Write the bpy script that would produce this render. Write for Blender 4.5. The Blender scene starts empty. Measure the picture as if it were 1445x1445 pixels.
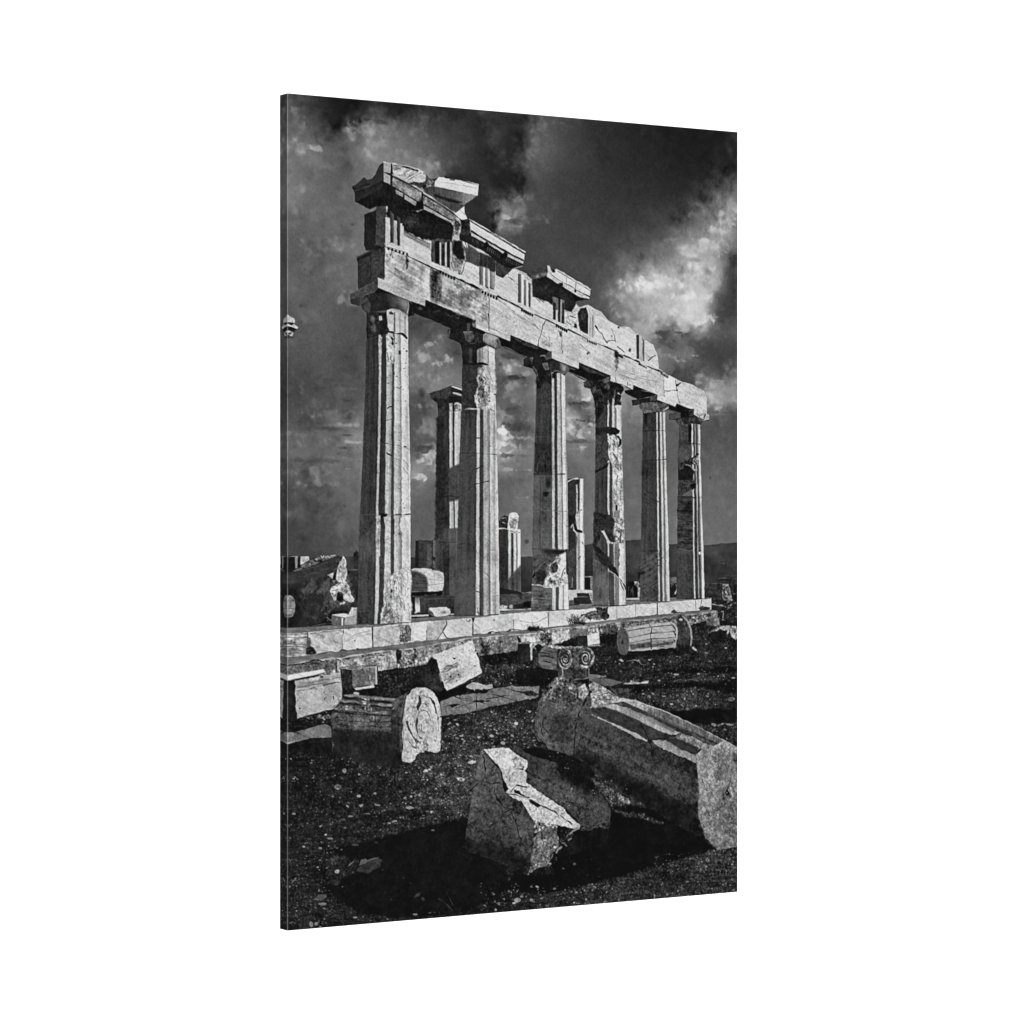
# A black and white photograph of a ruined Greek temple printed on a stretched
# canvas, seen obliquely in front of a seamless white studio background.
# The printed picture is drawn below in numpy as ink tones on the canvas sheet
# (NX x NY ink dots), then laid on the sheet as colour attributes.
import math
import numpy as np

# ------------------------------------------------------------------ geometry
F_PX, C_PX = 4089.0, 722.5            # focal length and centre of the 1445 px photograph
H_SHEET, W_SHEET, T_SHEET = 0.9144, 0.6096, 0.0178   # 24 x 36 inch canvas, metres
D_LEFT = F_PX * H_SHEET / 1181.9
D_RIGHT = D_LEFT * 1181.9 / 1072.2
X_LEFT = (405.6 - C_PX) / F_PX * D_LEFT
X_RIGHT = (1040.7 - C_PX) / F_PX * D_RIGHT

# ------------------------------------------------------------------ ink sheet
NX, NY = 1000, 1500
rng = np.random.default_rng(7)
ink = np.zeros((NY, NX), np.float32)
ids = np.zeros((NY, NX), np.int16)
GX, GY = np.meshgrid(np.arange(NX, dtype=np.float32) + .5, np.arange(NY, dtype=np.float32) + .5)


def to_sheet(x, y):
    """photograph pixel -> ink dot on the sheet (undoes the oblique view)"""
    a = np.asarray(x, float) - C_PX
    t = (F_PX * X_LEFT - a * D_LEFT) / (a * (D_RIGHT - D_LEFT) - F_PX * (X_RIGHT - X_LEFT))
    d = D_LEFT + t * (D_RIGHT - D_LEFT)
    v = .5 + (np.asarray(y, float) - 722.4) * d / F_PX / H_SHEET
    return t * NX, v * NY


def noise(scale, seed, angle=None, stretch=1.0):
    """unit-variance gaussian noise with features about `scale` dots wide"""
    r = np.random.default_rng(seed)
    h, w = 1536, 1024
    n = np.fft.rfft2(r.standard_normal((h, w)))
    fy = np.fft.fftfreq(h)[:, None]
    fx = np.fft.rfftfreq(w)[None, :]
    if angle is None:
        q = (fx ** 2 + fy ** 2) * scale ** 2
    else:
        c, s = math.cos(math.radians(angle)), math.sin(math.radians(angle))
        q = ((fx * c + fy * s) * scale * stretch) ** 2 + ((fy * c - fx * s) * scale) ** 2
    o = np.fft.irfft2(n * np.exp(-q * 5.0), s=(h, w))[:NY, :NX]
    o -= o.mean()
    return (o / o.std()).astype(np.float32)


N1, N2, N3, N6 = noise(1.3, 1), noise(2.2, 2), noise(3.4, 3), noise(6, 4)
N12, N25, N60, N130 = noise(12, 5), noise(25, 6), noise(60, 7), noise(130, 8)
ROUGH_A, ROUGH_B = noise(4, 11), noise(9, 12)
SH = noise(2.5, 20, 0, 7)        # streaks: across, down, and along two slopes
SV = noise(2.5, 21, 90, 9)
SD = noise(2.5, 22, 25, 7)
SU = noise(2.5, 23, -28, 7)
SW = noise(2.2, 24, 60, 5)
RIDGE = np.exp(-(noise(16, 30) / .09) ** 2) * (noise(40, 31) > .1)
RIDGE2 = np.exp(-(noise(9, 32) / .13) ** 2) * (noise(24, 33) > .3)
FBM = (N130 * .5 + N60 * .6 + N25 * .5 + N12 * .38 + N6 * .25 + N3 * .16)
FBM /= FBM.std()


def texture(kind, a):
    if kind == 'marble':
        t = .016 * N25 + .010 * N12 + .007 * N6 + .007 * N3 + .013 * N2 + .012 * N1 + .020 * SD
        t = t - .13 * np.clip(N3 + .5 * N25 - 2.2, 0, 1) - .07 * RIDGE
    elif kind == 'shade':
        t = .016 * N25 + .012 * N12 + .007 * N6 + .006 * N3 + .009 * N2 + .012 * SV - .03 * RIDGE
    elif kind == 'flute':
        t = .018 * N25 + .022 * SV + .007 * N3 + .013 * N2 + .011 * N1 + .012 * N12 - .16 * np.clip(N3 + .5 * N25 - 2.5, 0, 1)
    elif kind == 'rough':
        t = .026 * N12 + .045 * N6 + .062 * N3 + .060 * N2 + .025 * N1 - .16 * RIDGE2 - .09 * np.clip(N6 - .8, 0, 1.5)
    elif kind == 'worn':
        t = .045 * SV + .030 * N12 + .030 * N6 + .030 * N3 + .030 * N2 + .02 * N1 - .10 * RIDGE2 - .12 * np.clip(SV - 1.3, 0, 1)
    elif kind == 'mottle':
        t = .018 * N25 + .024 * N12 + .032 * N6 + .036 * N3 + .036 * N2 + .018 * N1 - .07 * RIDGE2
    elif kind == 'dirt':
        t = .010 * N25 + .010 * N12 + .024 * N3 + .034 * N2 + .010 * N6 + .015 * N1 + .13 * np.clip(N2 - 2.0, 0, 1.2) + .10 * np.clip(N3 - 2.3, 0, 1.2)
    elif kind == 'hill':
        t = .015 * N25 + .012 * N12 + .008 * N6
    elif kind == 'layers':
        t = .05 * SH + .03 * N12 + .025 * N3 + .025 * N2
    elif kind == 'slope':
        t = .026 * SD + .022 * N12 + .020 * N6 + .018 * N3 + .020 * N2
    elif kind == 'rise':
        t = .040 * SU + .028 * N12 + .025 * N3 + .024 * N2
    elif kind == 'plain':
        t = .012 * N12 + .012 * N3
    else:
        t = 0 * N1
    return t * a


_tex = {}


def tex(kind, a):
    k = kind or 'none'
    if k not in _tex:
        _tex[k] = texture(k, 1.0).astype(np.float32)
    return _tex[k] * a if a != 1 else _tex[k]


TILES = dict(A=(480, 220, 200), B=(640, 280, 200), C=(800, 400, 200), D=(480, 380, 200), E=(640, 440, 200),
             F=(840, 520, 200), G=(480, 560, 200), H=(640, 600, 200), I=(800, 680, 245), J=(480, 720, 200),
             K=(640, 740, 200), L=(390, 760, 130), M=(390, 860, 200), N=(560, 860, 200), O=(720, 860, 200),
             P=(850, 830, 200), Q=(740, 930, 305), R=(390, 1040, 270), S=(620, 1030, 260), U=(390, 120, 330),
             V=(720, 150, 330), W=(0, 0, 1445), Z=(390, 430, 60))


def pts(tile, s):
    a = np.array([float(v) for v in s.split()]) if isinstance(s, str) else np.asarray(s, float).ravel()
    ox, oy, k = TILES[tile]
    k = k / 1445.0
    x, y = to_sheet(ox + a[0::2] * k, oy + a[1::2] * k)
    return np.stack([x, y], 1)


def photo(tile, x, y):
    ox, oy, k = TILES[tile]
    return ox + x * k / 1445.0, oy + y * k / 1445.0


def box(P, pad):
    x0, y0 = np.floor(P.min(0) - pad).astype(int)
    x1, y1 = np.ceil(P.max(0) + pad).astype(int)
    return slice(max(y0, 0), min(max(y1, 0), NY)), slice(max(x0, 0), min(max(x1, 0), NX))


def seg_dist(X, Y, P, closed):
    n = len(P)
    best = np.full(X.shape, 1e9, np.float32)
    for i in range(n if closed else n - 1):
        a, b = P[i], P[(i + 1) % n]
        e = b - a
        L = float(e @ e) + 1e-9
        t = np.clip(((X - a[0]) * e[0] + (Y - a[1]) * e[1]) / L, 0, 1)
        np.minimum(best, (X - a[0] - t * e[0]) ** 2 + (Y - a[1] - t * e[1]) ** 2, out=best)
    return np.sqrt(best)


def inside(X, Y, P):
    r = np.zeros(X.shape, bool)
    n = len(P)
    for i in range(n):
        (x0, y0), (x1, y1) = P[i], P[(i + 1) % n]
        if y0 == y1:
            continue
        c = (Y >= min(y0, y1)) & (Y < max(y0, y1))
        r ^= c & (X < (x1 - x0) * (Y - y0) / (y1 - y0) + x0)
    return r


PARTS = ['printed_picture']
PART_LABELS = {}
current = [0]


def part(name, label=None):
    """the following shapes belong to this printed thing"""
    PARTS.append(name)
    current[0] = len(PARTS) - 1
    if label:
        PART_LABELS[current[0]] = label
    return current[0]


def use(i):
    current[0] = i


def put(sl, m, tone, own=True):
    ink[sl] += m * (tone - ink[sl])
    if own and current[0]:
        ids[sl][m > .5] = current[0]


def fill(tile, s, tone=.5, t='shade', a=1.0, r=.6, soft=1.5, g=None, op=1.0, own=True, smooth=0, wob=0):
    """ink a polygon.  t/a texture, r raggedness of the edge, g two-point gradient x0 y0 tone0 x1 y1 tone1"""
    P = pts(tile, s)
    if smooth:
        for _ in range(smooth):
            Q = np.roll(P, -1, 0)
            P = np.stack([P * .75 + Q * .25, P * .25 + Q * .75], 1).reshape(-1, 2)
    sl = box(P, 4 + soft * 2 + 3 * r)
    X, Y = GX[sl], GY[sl]
    if X.size == 0:
        return
    if wob:
        X, Y = X + wob * ROUGH_B[sl], Y + wob * ROUGH_A[sl]
    d = seg_dist(X, Y, P, True)
    d = np.where(inside(X, Y, P), d, -d)
    if r:
        d = d + r * (.42 * ROUGH_A[sl] + .38 * ROUGH_B[sl])
    m = np.clip(d / soft + .5, 0, 1) * op
    if g is not None:
        G = [float(v) for v in g.split()]
        q = pts(tile, [G[0], G[1], G[3], G[4]])
        e = q[1] - q[0]
        k = np.clip(((X - q[0, 0]) * e[0] + (Y - q[0, 1]) * e[1]) / float(e @ e), 0, 1)
        tone = G[2] + k * (G[5] - G[2])
    k = np.clip(np.asarray(tone) / .32, .55, 1.0) if t in ('mottle', 'rough', 'slope', 'rise', 'layers') else 1.0
    put(sl, m, tone + tex(t, a)[sl] * k, own)


def line(tile, s, w=1.0, tone=.1, op=1.0, r=.4, soft=1.2, own=False, taper=False, t=None):
    """ink a pen line, width in photograph pixels"""
    P = pts(tile, s)
    w = w * 1.12
    r = r * .45
    sl = box(P, w + 4)
    X, Y = GX[sl], GY[sl]
    if X.size == 0:
        return
    X = X + r * ROUGH_A[sl]
    Y = Y + r * ROUGH_B[sl]
    d = seg_dist(X, Y, P, False)
    if taper:
        e = P[-1] - P[0]
        k = np.clip(((X - P[0, 0]) * e[0] + (Y - P[0, 1]) * e[1]) / float(e @ e), 0, 1)
        w = w * (1 - .85 * k)
    w = w * (1 + .45 * np.clip(ROUGH_B[sl], -1.6, 1.6) * (r > .1))
    m = np.clip((w / 2 - d) / soft + .5, 0, 1) * op * np.clip(.86 + .22 * N6[sl], .3, 1)
    put(sl, m, tone + (tex(t, 1)[sl] if t else 0), own)


def lines(tile, many, **k):
    for s in many.split('/'):
        line(tile, s, **k)


def oval(tile, cx, cy, rx, ry, tone=.5, t='shade', a=1.0, soft=1.5, op=1.0, rot=0, own=True, r=.4, g=None):
    th = np.linspace(0, 2 * np.pi, 33)[:-1]
    c, s = math.cos(math.radians(rot)), math.sin(math.radians(rot))
    x, y = rx * np.cos(th), ry * np.sin(th)
    fill(tile, np.stack([cx + x * c - y * s, cy + x * s + y * c], 1), tone, t, a, r, soft, g, op, own)


def arc(tile, cx, cy, rx, ry, a0, a1, w=1., tone=.1, op=1., turns=1.0, **k):
    """part of an ellipse, a1 may run past a full turn; the radius grows by `turns`"""
    th = np.radians(np.linspace(a0, a1, max(8, int(abs(a1 - a0) / 10))))
    f = np.linspace(1, turns, len(th))
    line(tile, np.stack([cx + rx * f * np.cos(th), cy + ry * f * np.sin(th)], 1), w, tone, op, **k)


def flutes(levels, tones, t='flute', a=1.0, soft=2.2, r=.35, own=True):
    """upright fluted shaft: levels = (tile, y, 'x0 x1 ... xn'); tones = n bands"""
    L = []
    for tile, y, xs in levels:
        xs = [float(v) for v in xs.split()]
        L.append([to_sheet(*photo(tile, x, y)) for x in xs])
    L = np.array(L, float)                        # level, boundary, xy
    ys = L[:, :, 1].mean(1)
    y0, y1 = ys.min(), ys.max()
    x0, x1 = L[:, :, 0].min() - 3, L[:, :, 0].max() + 3
    sl = (slice(int(y0) - 2, int(y1) + 4), slice(max(int(x0), 0), int(x1) + 2))
    X, Y = GX[sl], GY[sl]
    wob = r * (ROUGH_A[sl] * .4 + ROUGH_B[sl] * .35)
    B = [np.interp(Y[:, 0], ys, L[:, i, 0])[:, None] for i in range(L.shape[1])]
    def band(i):
        if not isinstance(tones[i], tuple):
            return tones[i]
        q = np.clip((X - B[i]) / np.maximum(B[i + 1] - B[i], .1), 0, 1)
        q = q * q * (3 - 2 * q) if len(tones[i]) == 2 else q
        return np.interp(q, np.linspace(0, 1, len(tones[i])), tones[i])
    tone = np.zeros_like(X) + band(0)
    for i in range(1, len(tones)):
        k = np.clip((X + wob - B[i]) / soft + .5, 0, 1)
        tone = tone + k * (band(i) - tone)
    top = np.interp(X[0], L[0, :, 0], L[0, :, 1])[None, :]
    bot = np.interp(X[0], L[-1, :, 0], L[-1, :, 1])[None, :]
    m = np.clip(np.minimum(X + wob - B[0], B[-1] - X + wob) / 1.4 + .5, 0, 1)
    m = m * np.clip((Y - top) / 1.4 + .5, 0, 1) * np.clip((bot - Y) / 1.4 + .5, 0, 1)
    k = np.clip((tone - .15) / .4, .45, 1.0)      # shaded flutes show less texture
    put(sl, m, tone + tex(t, a)[sl] * k, own)


def specks(tile, x0, y0, x1, y1, n, size, tone, seed, flat=.6, op=.9, spread=.12):
    """small pale stones lying about in a rectangle of the tile"""
    r = np.random.default_rng(seed)
    k = TILES[tile][2] / 1445.0
    n = int(n * .68)
    for _ in range(n):
        x, y = r.uniform(x0, x1), r.uniform(y0, y1)
        w = size * (.45 + r.pareto(3.0)) / k
        w = min(w, 3.2 * size / k)
        oval(tile, x, y, w, w * flat * r.uniform(.6, 1.2), tone + r.normal() * spread, 'marble', 1, 1.3,
             op, r.uniform(-20, 20), own=False, r=.5)


def blades(tile, cx, cy, n, length, seed, tone=.12, lean=.0, spread=1.0, w=.55):
    r = np.random.default_rng(seed)
    for _ in range(n):
        b = cx + r.normal() * length * .35 * spread
        an = r.normal() * .5 + lean
        l = length * r.uniform(.4, 1.0)
        line(tile, [b, cy + r.normal() * 6, b + math.sin(an) * l * .5, cy - math.cos(an) * l * .6,
                    b + math.sin(an * 1.5) * l, cy - math.cos(an) * l], w, tone + r.uniform(-.04, .1), .85, taper=True)


def field(points):
    """smooth tone map through (x, y, tone) of the photograph: linear radial basis"""
    q = np.array(points, float)
    x, y = to_sheet(q[:, 0], q[:, 1])
    P = np.stack([x, y], 1)
    D = np.sqrt(((P[:, None] - P[None]) ** 2).sum(2))
    n = len(P)
    M = np.zeros((n + 1, n + 1))
    M[:n, :n] = -D + np.eye(n) * 2.0
    M[:n, n] = M[n, :n] = 1
    w = np.linalg.solve(M, np.append(q[:, 2], 0))
    st = 8
    gx, gy = np.arange(0, NX + st, st), np.arange(0, NY + st, st)
    C = np.zeros((len(gy), len(gx)))
    for i in range(n):
        C -= w[i] * np.hypot(gx[None] - P[i, 0], gy[:, None] - P[i, 1])
    return (C + w[n]).astype(np.float32), st


def clouds(tile, spec, soft=.75, amp=.34, op=.72):
    """ragged puffs of cloud: cx cy rx ry tone, ..."""
    k = TILES[tile][2] / 1445.0
    for c in spec.split(','):
        cx, cy, rx, ry, tn = [float(v) for v in c.split()]
        P = pts(tile, [cx - 1.7 * rx, cy - 1.7 * ry, cx + 1.7 * rx, cy + 1.7 * ry, cx, cy, cx + rx, cy + ry])
        sl = box(P[:2], 6)
        X, Y = GX[sl], GY[sl]
        if X.size == 0:
            continue
        a, b = P[3] - P[2]
        d = np.sqrt(((X - P[2, 0]) / a) ** 2 + ((Y - P[2, 1]) / b) ** 2)
        e = 1 - d + amp * (.5 * N25[sl] + .6 * N12[sl] + .5 * N6[sl] + .34 * N3[sl])
        m = np.clip(e / soft, 0, 1) * np.clip((1.7 - d) / .5, 0, 1)
        m = m * m * (3 - 2 * m) * op
        ink[sl] += m * (tn + .02 * N6[sl] + .02 * N12[sl] - ink[sl])


def sample(C, st, X, Y):
    x, y = np.clip(X / st, 0, C.shape[1] - 1.001), np.clip(Y / st, 0, C.shape[0] - 1.001)
    i, j = x.astype(int), y.astype(int)
    fx, fy = x - i, y - j
    fx, fy = fx * fx * (3 - 2 * fx), fy * fy * (3 - 2 * fy)
    return (C[j, i] * (1 - fx) + C[j, i + 1] * fx) * (1 - fy) + (C[j + 1, i] * (1 - fx) + C[j + 1, i + 1] * fx) * fy


WORLD, KEY, BACK = 0.18, 99.0, 80.0      # studio light levels
# ------------------------------------------------------------------ sky
SKY = [(408,136,.21),(440,150,.22),(470,162,.12),(477,171,.11),(505,158,.13),(560,160,.12),(600,158,.13),(640,166,.15),
(518,166,.22),(530,180,.40),(527,197,.47),(500,190,.36),(470,198,.30),(420,205,.46),(445,209,.47),(413,177,.36),(440,185,.33),(424,234,.42),
(470,236,.34),(413,280,.44),(440,300,.40),(458,291,.36),(486,257,.35),(573,178,.34),(561,211,.42),(600,225,.36),(607,241,.48),(614,248,.46),(607,200,.30),
(641,177,.21),(675,184,.15),(664,223,.19),(641,234,.22),(632,252,.16),(698,186,.26),(710,232,.12),(690,215,.13),(687,284,.14),(682,268,.2),(700,266,.14),
(707,296,.46),(715,303,.56),(694,310,.20),(700,318,.17),(708,322,.40),(725,300,.38),(731,183,.11),(722,176,.13),(722,205,.14),(728,192,.12),(748,180,.30),(761,178,.33),(761,210,.36),(788,184,.27),(747,236,.27),
(724,258,.10),(716,250,.12),(727,292,.42),(743,282,.31),(766,310,.27),(750,335,.24),(730,330,.30),(722,345,.30),(823,196,.2),(880,184,.14),(971,196,.105),(1037,189,.1),(880,241,.155),
(948,230,.125),(834,264,.2),(788,264,.22),(857,310,.22),(925,264,.16),(994,248,.14),(1035,230,.13),(994,280,.22),(1026,266,.33),(1038,258,.30),
(948,310,.22),(970,290,.17),(1005,310,.52),(1028,291,.60),(1017,333,.60),(982,333,.48),(948,344,.40),(914,355,.33),(857,355,.26),(811,344,.24),(780,360,.26),(1037,366,.17),
(1030,374,.30),(1027,382,.28),(1035,316,.48),(1038,340,.45),(994,378,.68),(948,390,.63),(914,408,.74),(891,408,.60),(868,397,.36),(846,378,.28),(857,424,.33),(845,440,.34),(891,435,.48),
(948,420,.66),(994,424,.70),(989,451,.76),(1008,419,.5),(1015,423,.33),(1019,442,.22),(1037,401,.20),(1037,430,.2),(1028,395,.26),(1030,455,.3),(948,447,.60),(925,468,.60),(970,400,.70),(1010,395,.6),(965,470,.66),(1037,470,.35),
(897,469,.60),(931,470,.40),(942,474,.24),(966,473,.34),(985,490,.25),(999,483,.27),(938,488,.30),(931,502,.50),(952,508,.46),(973,504,.48),(952,524,.25),(980,522,.24),(1015,490,.25),(1037,500,.22),(1000,510,.24),
(978,530,.22),(1020,526,.22),(990,538,.42),(1010,537,.45),(1036,532,.46),(1006,560,.58),(1034,555,.52),(1013,574,.53),(1036,570,.46),(1006,584,.29),(1034,590,.27),(1020,631,.33),(1034,680,.36),
(1006,700,.38),(1020,750,.40),(948,645,.35),(948,700,.38),(948,740,.40),(888,589,.40),(898,580,.48),(888,631,.36),(888,700,.38),(890,750,.40),
(723,502,.27),(740,497,.30),(715,517,.60),(722,526,.55),(708,535,.27),(723,534,.24),(740,536,.26),(744,528,.46),(723,546,.42),(723,560,.38),(737,556,.42),(723,578,.29),(706,584,.42),(745,584,.38),(737,590,.28),
(725,606,.29),(740,600,.30),(709,612,.74),(717,617,.70),(728,614,.4),(737,622,.48),(712,625,.55),(723,634,.45),(806,545,.44),(806,560,.50),(827,560,.58),(813,571,.27),(823,563,.6),(830,590,.36),(810,584,.44),(826,594,.28),
(806,599,.62),(817,598,.55),(817,613,.58),(834,599,.60),(813,622,.36),(820,632,.50),(834,625,.4),(723,641,.38),(716,661,.48),(730,657,.42),(737,683,.38),(720,670,.34),(709,690,.34),(737,705,.42),
(723,738,.40),(737,760,.40),(737,780,.43),(813,662,.36),(831,700,.40),(831,740,.41),(487,435,.30),(487,390,.40),(500,340,.41),(450,400,.34),(494,490,.28),(494,525,.25),(488,548,.34),(494,575,.30),(470,560,.27),
(591,463,.25),(604,450,.24),(618,470,.32),(610,490,.44),(605,505,.50),(618,525,.50),(591,539,.48),(600,548,.50),(591,567,.30),(598,577,.33),(591,490,.38),(640,500,.26),(644,520,.4),
(494,574,.28),(487,600,.44),(498,624,.50),(491,645,.38),(480,660,.40),(470,668,.42),(494,671,.42),(494,712,.36),(494,754,.34),(480,775,.30),(598,571,.38),(598,588,.28),(598,606,.38),(612,622,.30),(591,632,.27),(588,650,.50),(598,652,.5),(610,650,.62),
(591,675,.55),(600,668,.42),(604,690,.35),(598,712,.33),(598,754,.34),(598,785,.35),(420,320,.34),(450,372,.33),(420,420,.33),(412,520,.30),(450,560,.28),(412,560,.25),(420,600,.33),(412,640,.4),(450,640,.38),(470,610,.34),(420,670,.30),(450,685,.37),(430,700,.30),(440,720,.28),(412,740,.25),(430,775,.26),(455,780,.28),(460,500,.31),(460,440,.34),(412,360,.33),(470,590,.38),(440,615,.42),(460,650,.42)]
_c, _s = field(SKY)
_wx = N60 * 5.0 + N25 * 5.0 + N12 * 3.6 + N6 * 2.2 + N3 * 1.0
_wy = np.roll(N60, 311, 0) * 5.0 + np.roll(N25, 411, 1) * 4.4 + np.roll(N12, 97, 0) * 3.4 + np.roll(N6, 53, 1) * 2.0 + np.roll(N3, 33, 1)
_base = sample(_c, _s, GX + _wx, GY + _wy)
_edge = np.abs(_base - sample(_c, _s, GX - _wx, GY - _wy))
_busy = np.clip((_base - .2) * 1.6, .25, 1.0)
_clear = np.clip((GX / NX - .42) * 5, 0, 1) * np.clip((.43 - np.abs(GY / NY - .17) * 2.4) * 5, 0, 1)
ink[:] = _base * 1.02 + (FBM * .027 + N12 * .012 + N6 * .009 + np.maximum(N12, 0) * np.maximum(N25, 0) * .03) * _busy * (1 - .7 * _clear) + FBM * np.clip(_edge, 0, .2) * .25
clouds('U', '370 220 60 50 .13,250 130 120 36 .15,640 230 55 25 .17,555 212 60 20 .16,1000 120 300 50 .14,1290 430 60 90 .14,820 190 60 30 .18,130 390 90 60 .54,245 390 40 30 .58,150 255 80 60 .44,540 290 130 90 .52,625 370 70 60 .52,480 270 60 40 .50,110 185 60 50 .42,70 600 60 90 .48,150 640 70 60 .47,110 780 80 60 .50,330 500 120 60 .40,440 420 90 50 .36,760 420 60 40 .48,860 330 120 60 .40,970 500 40 50 .58,260 1000 120 70 .40,400 950 100 80 .44,180 1150 100 60 .30', soft=1.15, amp=.30)
clouds('V', '60 170 60 50 .11,30 480 55 40 .10,20 90 70 60 .12,180 130 60 90 .38,165 260 40 55 .40,270 105 80 36 .33,30 580 60 40 .50,60 650 50 60 .44,20 740 40 40 .47,135 555 40 30 .34,180 700 90 40 .34,1120 690 90 60 .38,1040 830 120 40 .48,1250 860 140 60 .68,1330 690 80 70 .68,1290 770 120 50 .70,1390 620 40 50 .6,1180 1020 130 70 .76,850 1110 130 50 .82,960 1085 150 50 .74,1100 1180 160 60 .80,1180 1310 110 60 .86,1080 1300 120 50 .72,900 1330 140 60 .68,800 1200 160 60 .56,700 1290 120 50 .52,1375 950 36 70 .17,1310 1185 50 40 .28,1385 1120 45 60 .2,1300 1275 40 36 .24,1395 1250 36 60 .2,1150 950 70 20 .55,1240 950 60 30 .62', soft=1.05, amp=.30)
clouds('B', '400 280 40 70 .12,440 60 40 30 .17,550 140 80 60 .5,520 185 50 30 .62,425 190 26 70 .34,600 340 90 40 .34,640 240 60 30 .3,900 180 120 40 .28')
clouds('C', '960 500 70 30 .25,1150 500 60 20 .28,1060 640 80 50 .29,900 545 60 30 .56,1000 735 130 45 .54,930 690 60 40 .5,1190 790 70 24 .54,1290 735 60 20 .58,1100 590 110 26 .36,1300 620 150 60 .27,1150 900 240 60 .25,1350 1010 90 40 .54,1410 700 60 40 .27,1330 330 120 70 .7,1150 400 140 50 .66')
clouds('F', '1100 115 50 30 .5,1300 130 170 34 .52,1250 220 190 40 .55,1220 330 120 50 .63,1400 300 70 60 .56,1250 398 90 24 .58,1300 448 180 26 .29,400 425 60 30 .5,300 530 50 30 .42,430 500 50 30 .43')
clouds('D', '830 520 150 70 .24,760 600 90 40 .22,1010 690 60 40 .47,930 765 70 50 .55,880 890 130 70 .58,1020 950 150 90 .60,950 1080 180 70 .54,1185 850 50 46 .27,850 1200 140 60 .42,880 1320 180 56 .28,830 1405 100 22 .42,60 900 120 90 .26,60 1220 120 20 .38,80 1340 120 40 .26,100 300 90 120 .42', op=.9)
clouds('E', '600 460 180 50 .27,540 575 80 46 .68,630 540 60 36 .56,600 668 160 30 .21,760 630 70 36 .52,470 540 40 40 .3,610 760 180 56 .50,650 860 150 60 .43,480 1020 60 56 .52,620 1000 120 46 .27,740 1015 50 36 .48,660 1180 150 64 .25,500 1230 70 56 .82,560 1285 80 36 .70,700 1290 120 40 .54,600 1390 180 56 .5,1200 720 90 70 .42,1190 850 80 56 .56,1340 890 50 34 .68,1270 935 120 36 .25,1240 1020 60 36 .5,1350 1040 80 36 .42,1300 1110 120 26 .26,1200 1160 60 56 .70,1270 1230 120 66 .62,1400 1150 60 40 .66,1290 1315 130 22 .35,1310 1392 80 32 .56', op=.9)
clouds('H', '640 400 140 30 .43,560 450 60 22 .54,700 455 90 18 .52,600 310 180 26 .35,490 775 44 8 .52,730 735 90 16 .46,1290 60 120 56 .62,1290 172 160 20 .35,1310 225 80 18 .6,640 560 150 40 .34', op=.9)
clouds('G', '850 90 120 36 .43,820 170 120 36 .27,900 260 90 36 .43,830 340 120 46 .43,800 430 100 26 .38,850 525 130 46 .25,800 650 60 36 .66,930 650 60 46 .74,900 715 80 26 .5,800 820 70 36 .64,740 790 40 26 .52,60 290 90 20 .52,130 462 90 20 .58,60 390 70 20 .3,60 520 120 24 .30,100 640 120 40 .43,60 735 110 20 .48,100 830 120 36 .42', op=.9)
clouds('W', '440 545 60 20 .26,470 586 40 8 .42,452 604 50 6 .26,440 628 50 10 .44,480 600 30 5 .5,440 650 60 5 .27,460 664 50 8 .45,430 690 50 8 .28,470 682 40 5 .44,430 572 40 8 .30,420 615 30 6 .40,480 640 30 5 .34', op=.6)
for x, y, r_, o in ((497,317,2.2,.35),(424,432,2.2,.3),(743,764,3.0,.5),(1002,674,1.6,.5),(410,470,2,.2),(424,455,2.2,.25),(430,380,2,.2),(976,518,1.6,.4),(486,714,2,.3),(1032,263,1.5,.4)):
    oval('W', x, y, r_, r_, .16, None, 1, 3, o, own=False)

# ------------------------------------------------------------------ far hills and the ground
part('printed_hill')
fill('W', '405 787 440 786 488 785 506 785 540 786 700 787 735 785.5 752 785 790 780 812 775 824 769 836 767 842 768 862 765 881 763 890 762 903 761 925 764 944 768 955 767 962 768.5 970 769 983 770 998 769 1012 767.5 1019 766 1025 767 1034 766 1045 765 1045 900 405 900',
     t='hill', g='0 765 .235 0 850 .17', r=.4)
fill('W', '860 800 905 790 955 812 960 795 1000 785 1045 800 1045 860 860 860', .19, 'hill', op=.5, soft=14, r=2)
fill('W', '992 772 1008 776 1020 784 1045 790 1045 800 1010 792 1000 786', .27, 'hill', op=.4, soft=6, r=2)
line('W', '890 798 904 797', 1.2, .34, .6); line('W', '950 812 960 813 1040 812', 1, .30, .35, r=1.5)
specks('W', 885, 795, 905, 810, 14, .5, .36, 51); specks('W', 1000, 790, 1038, 815, 24, .45, .33, 52)
line('W', '1003 772 1009 773.5', 1.2, .42, .7)

GROUND = part('printed_ground')
fill('W', '400 866 1045 830 1045 1330 400 1330', .15, None, r=0, soft=1)
GT = [(410,1060,.10),(450,1075,.11),(410,1100,.125),(470,1110,.14),(540,1130,.15),(420,1180,.13),(420,1240,.15),(430,1290,.14),(500,1300,.12),(560,1300,.13),
(577,1105,.18),(600,1095,.21),(633,1077,.26),(642,1095,.26),(590,1150,.18),(642,1130,.23),(650,1060,.25),(690,1040,.23),(720,1020,.22),(680,1010,.2),(740,1040,.20),(745,1000,.16),
(620,990,.10),(640,900,.12),(720,900,.12),(690,930,.2),(720,945,.2),(740,960,.08),(560,950,.1),(560,930,.13),(470,1000,.12),(430,1010,.14),
(860,930,.16),(900,930,.17),(950,935,.17),(1000,930,.16),(1030,920,.15),(880,905,.10),(1000,905,.14),(1030,895,.12),(870,950,.15),(920,945,.18),(960,955,.17),(1030,950,.13),
(940,965,.14),(900,985,.17),(940,985,.22),(980,990,.23),(1020,985,.18),(960,995,.25),(1035,1000,.10),(1000,1025,.17),(1030,1030,.18),
(640,1290,.11),(760,1270,.14),(830,1260,.2),(870,1250,.22),(920,1240,.18),(980,1225,.2),(1030,1215,.22),(1000,1250,.2),(720,1275,.11),(1030,1240,.2)]
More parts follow.
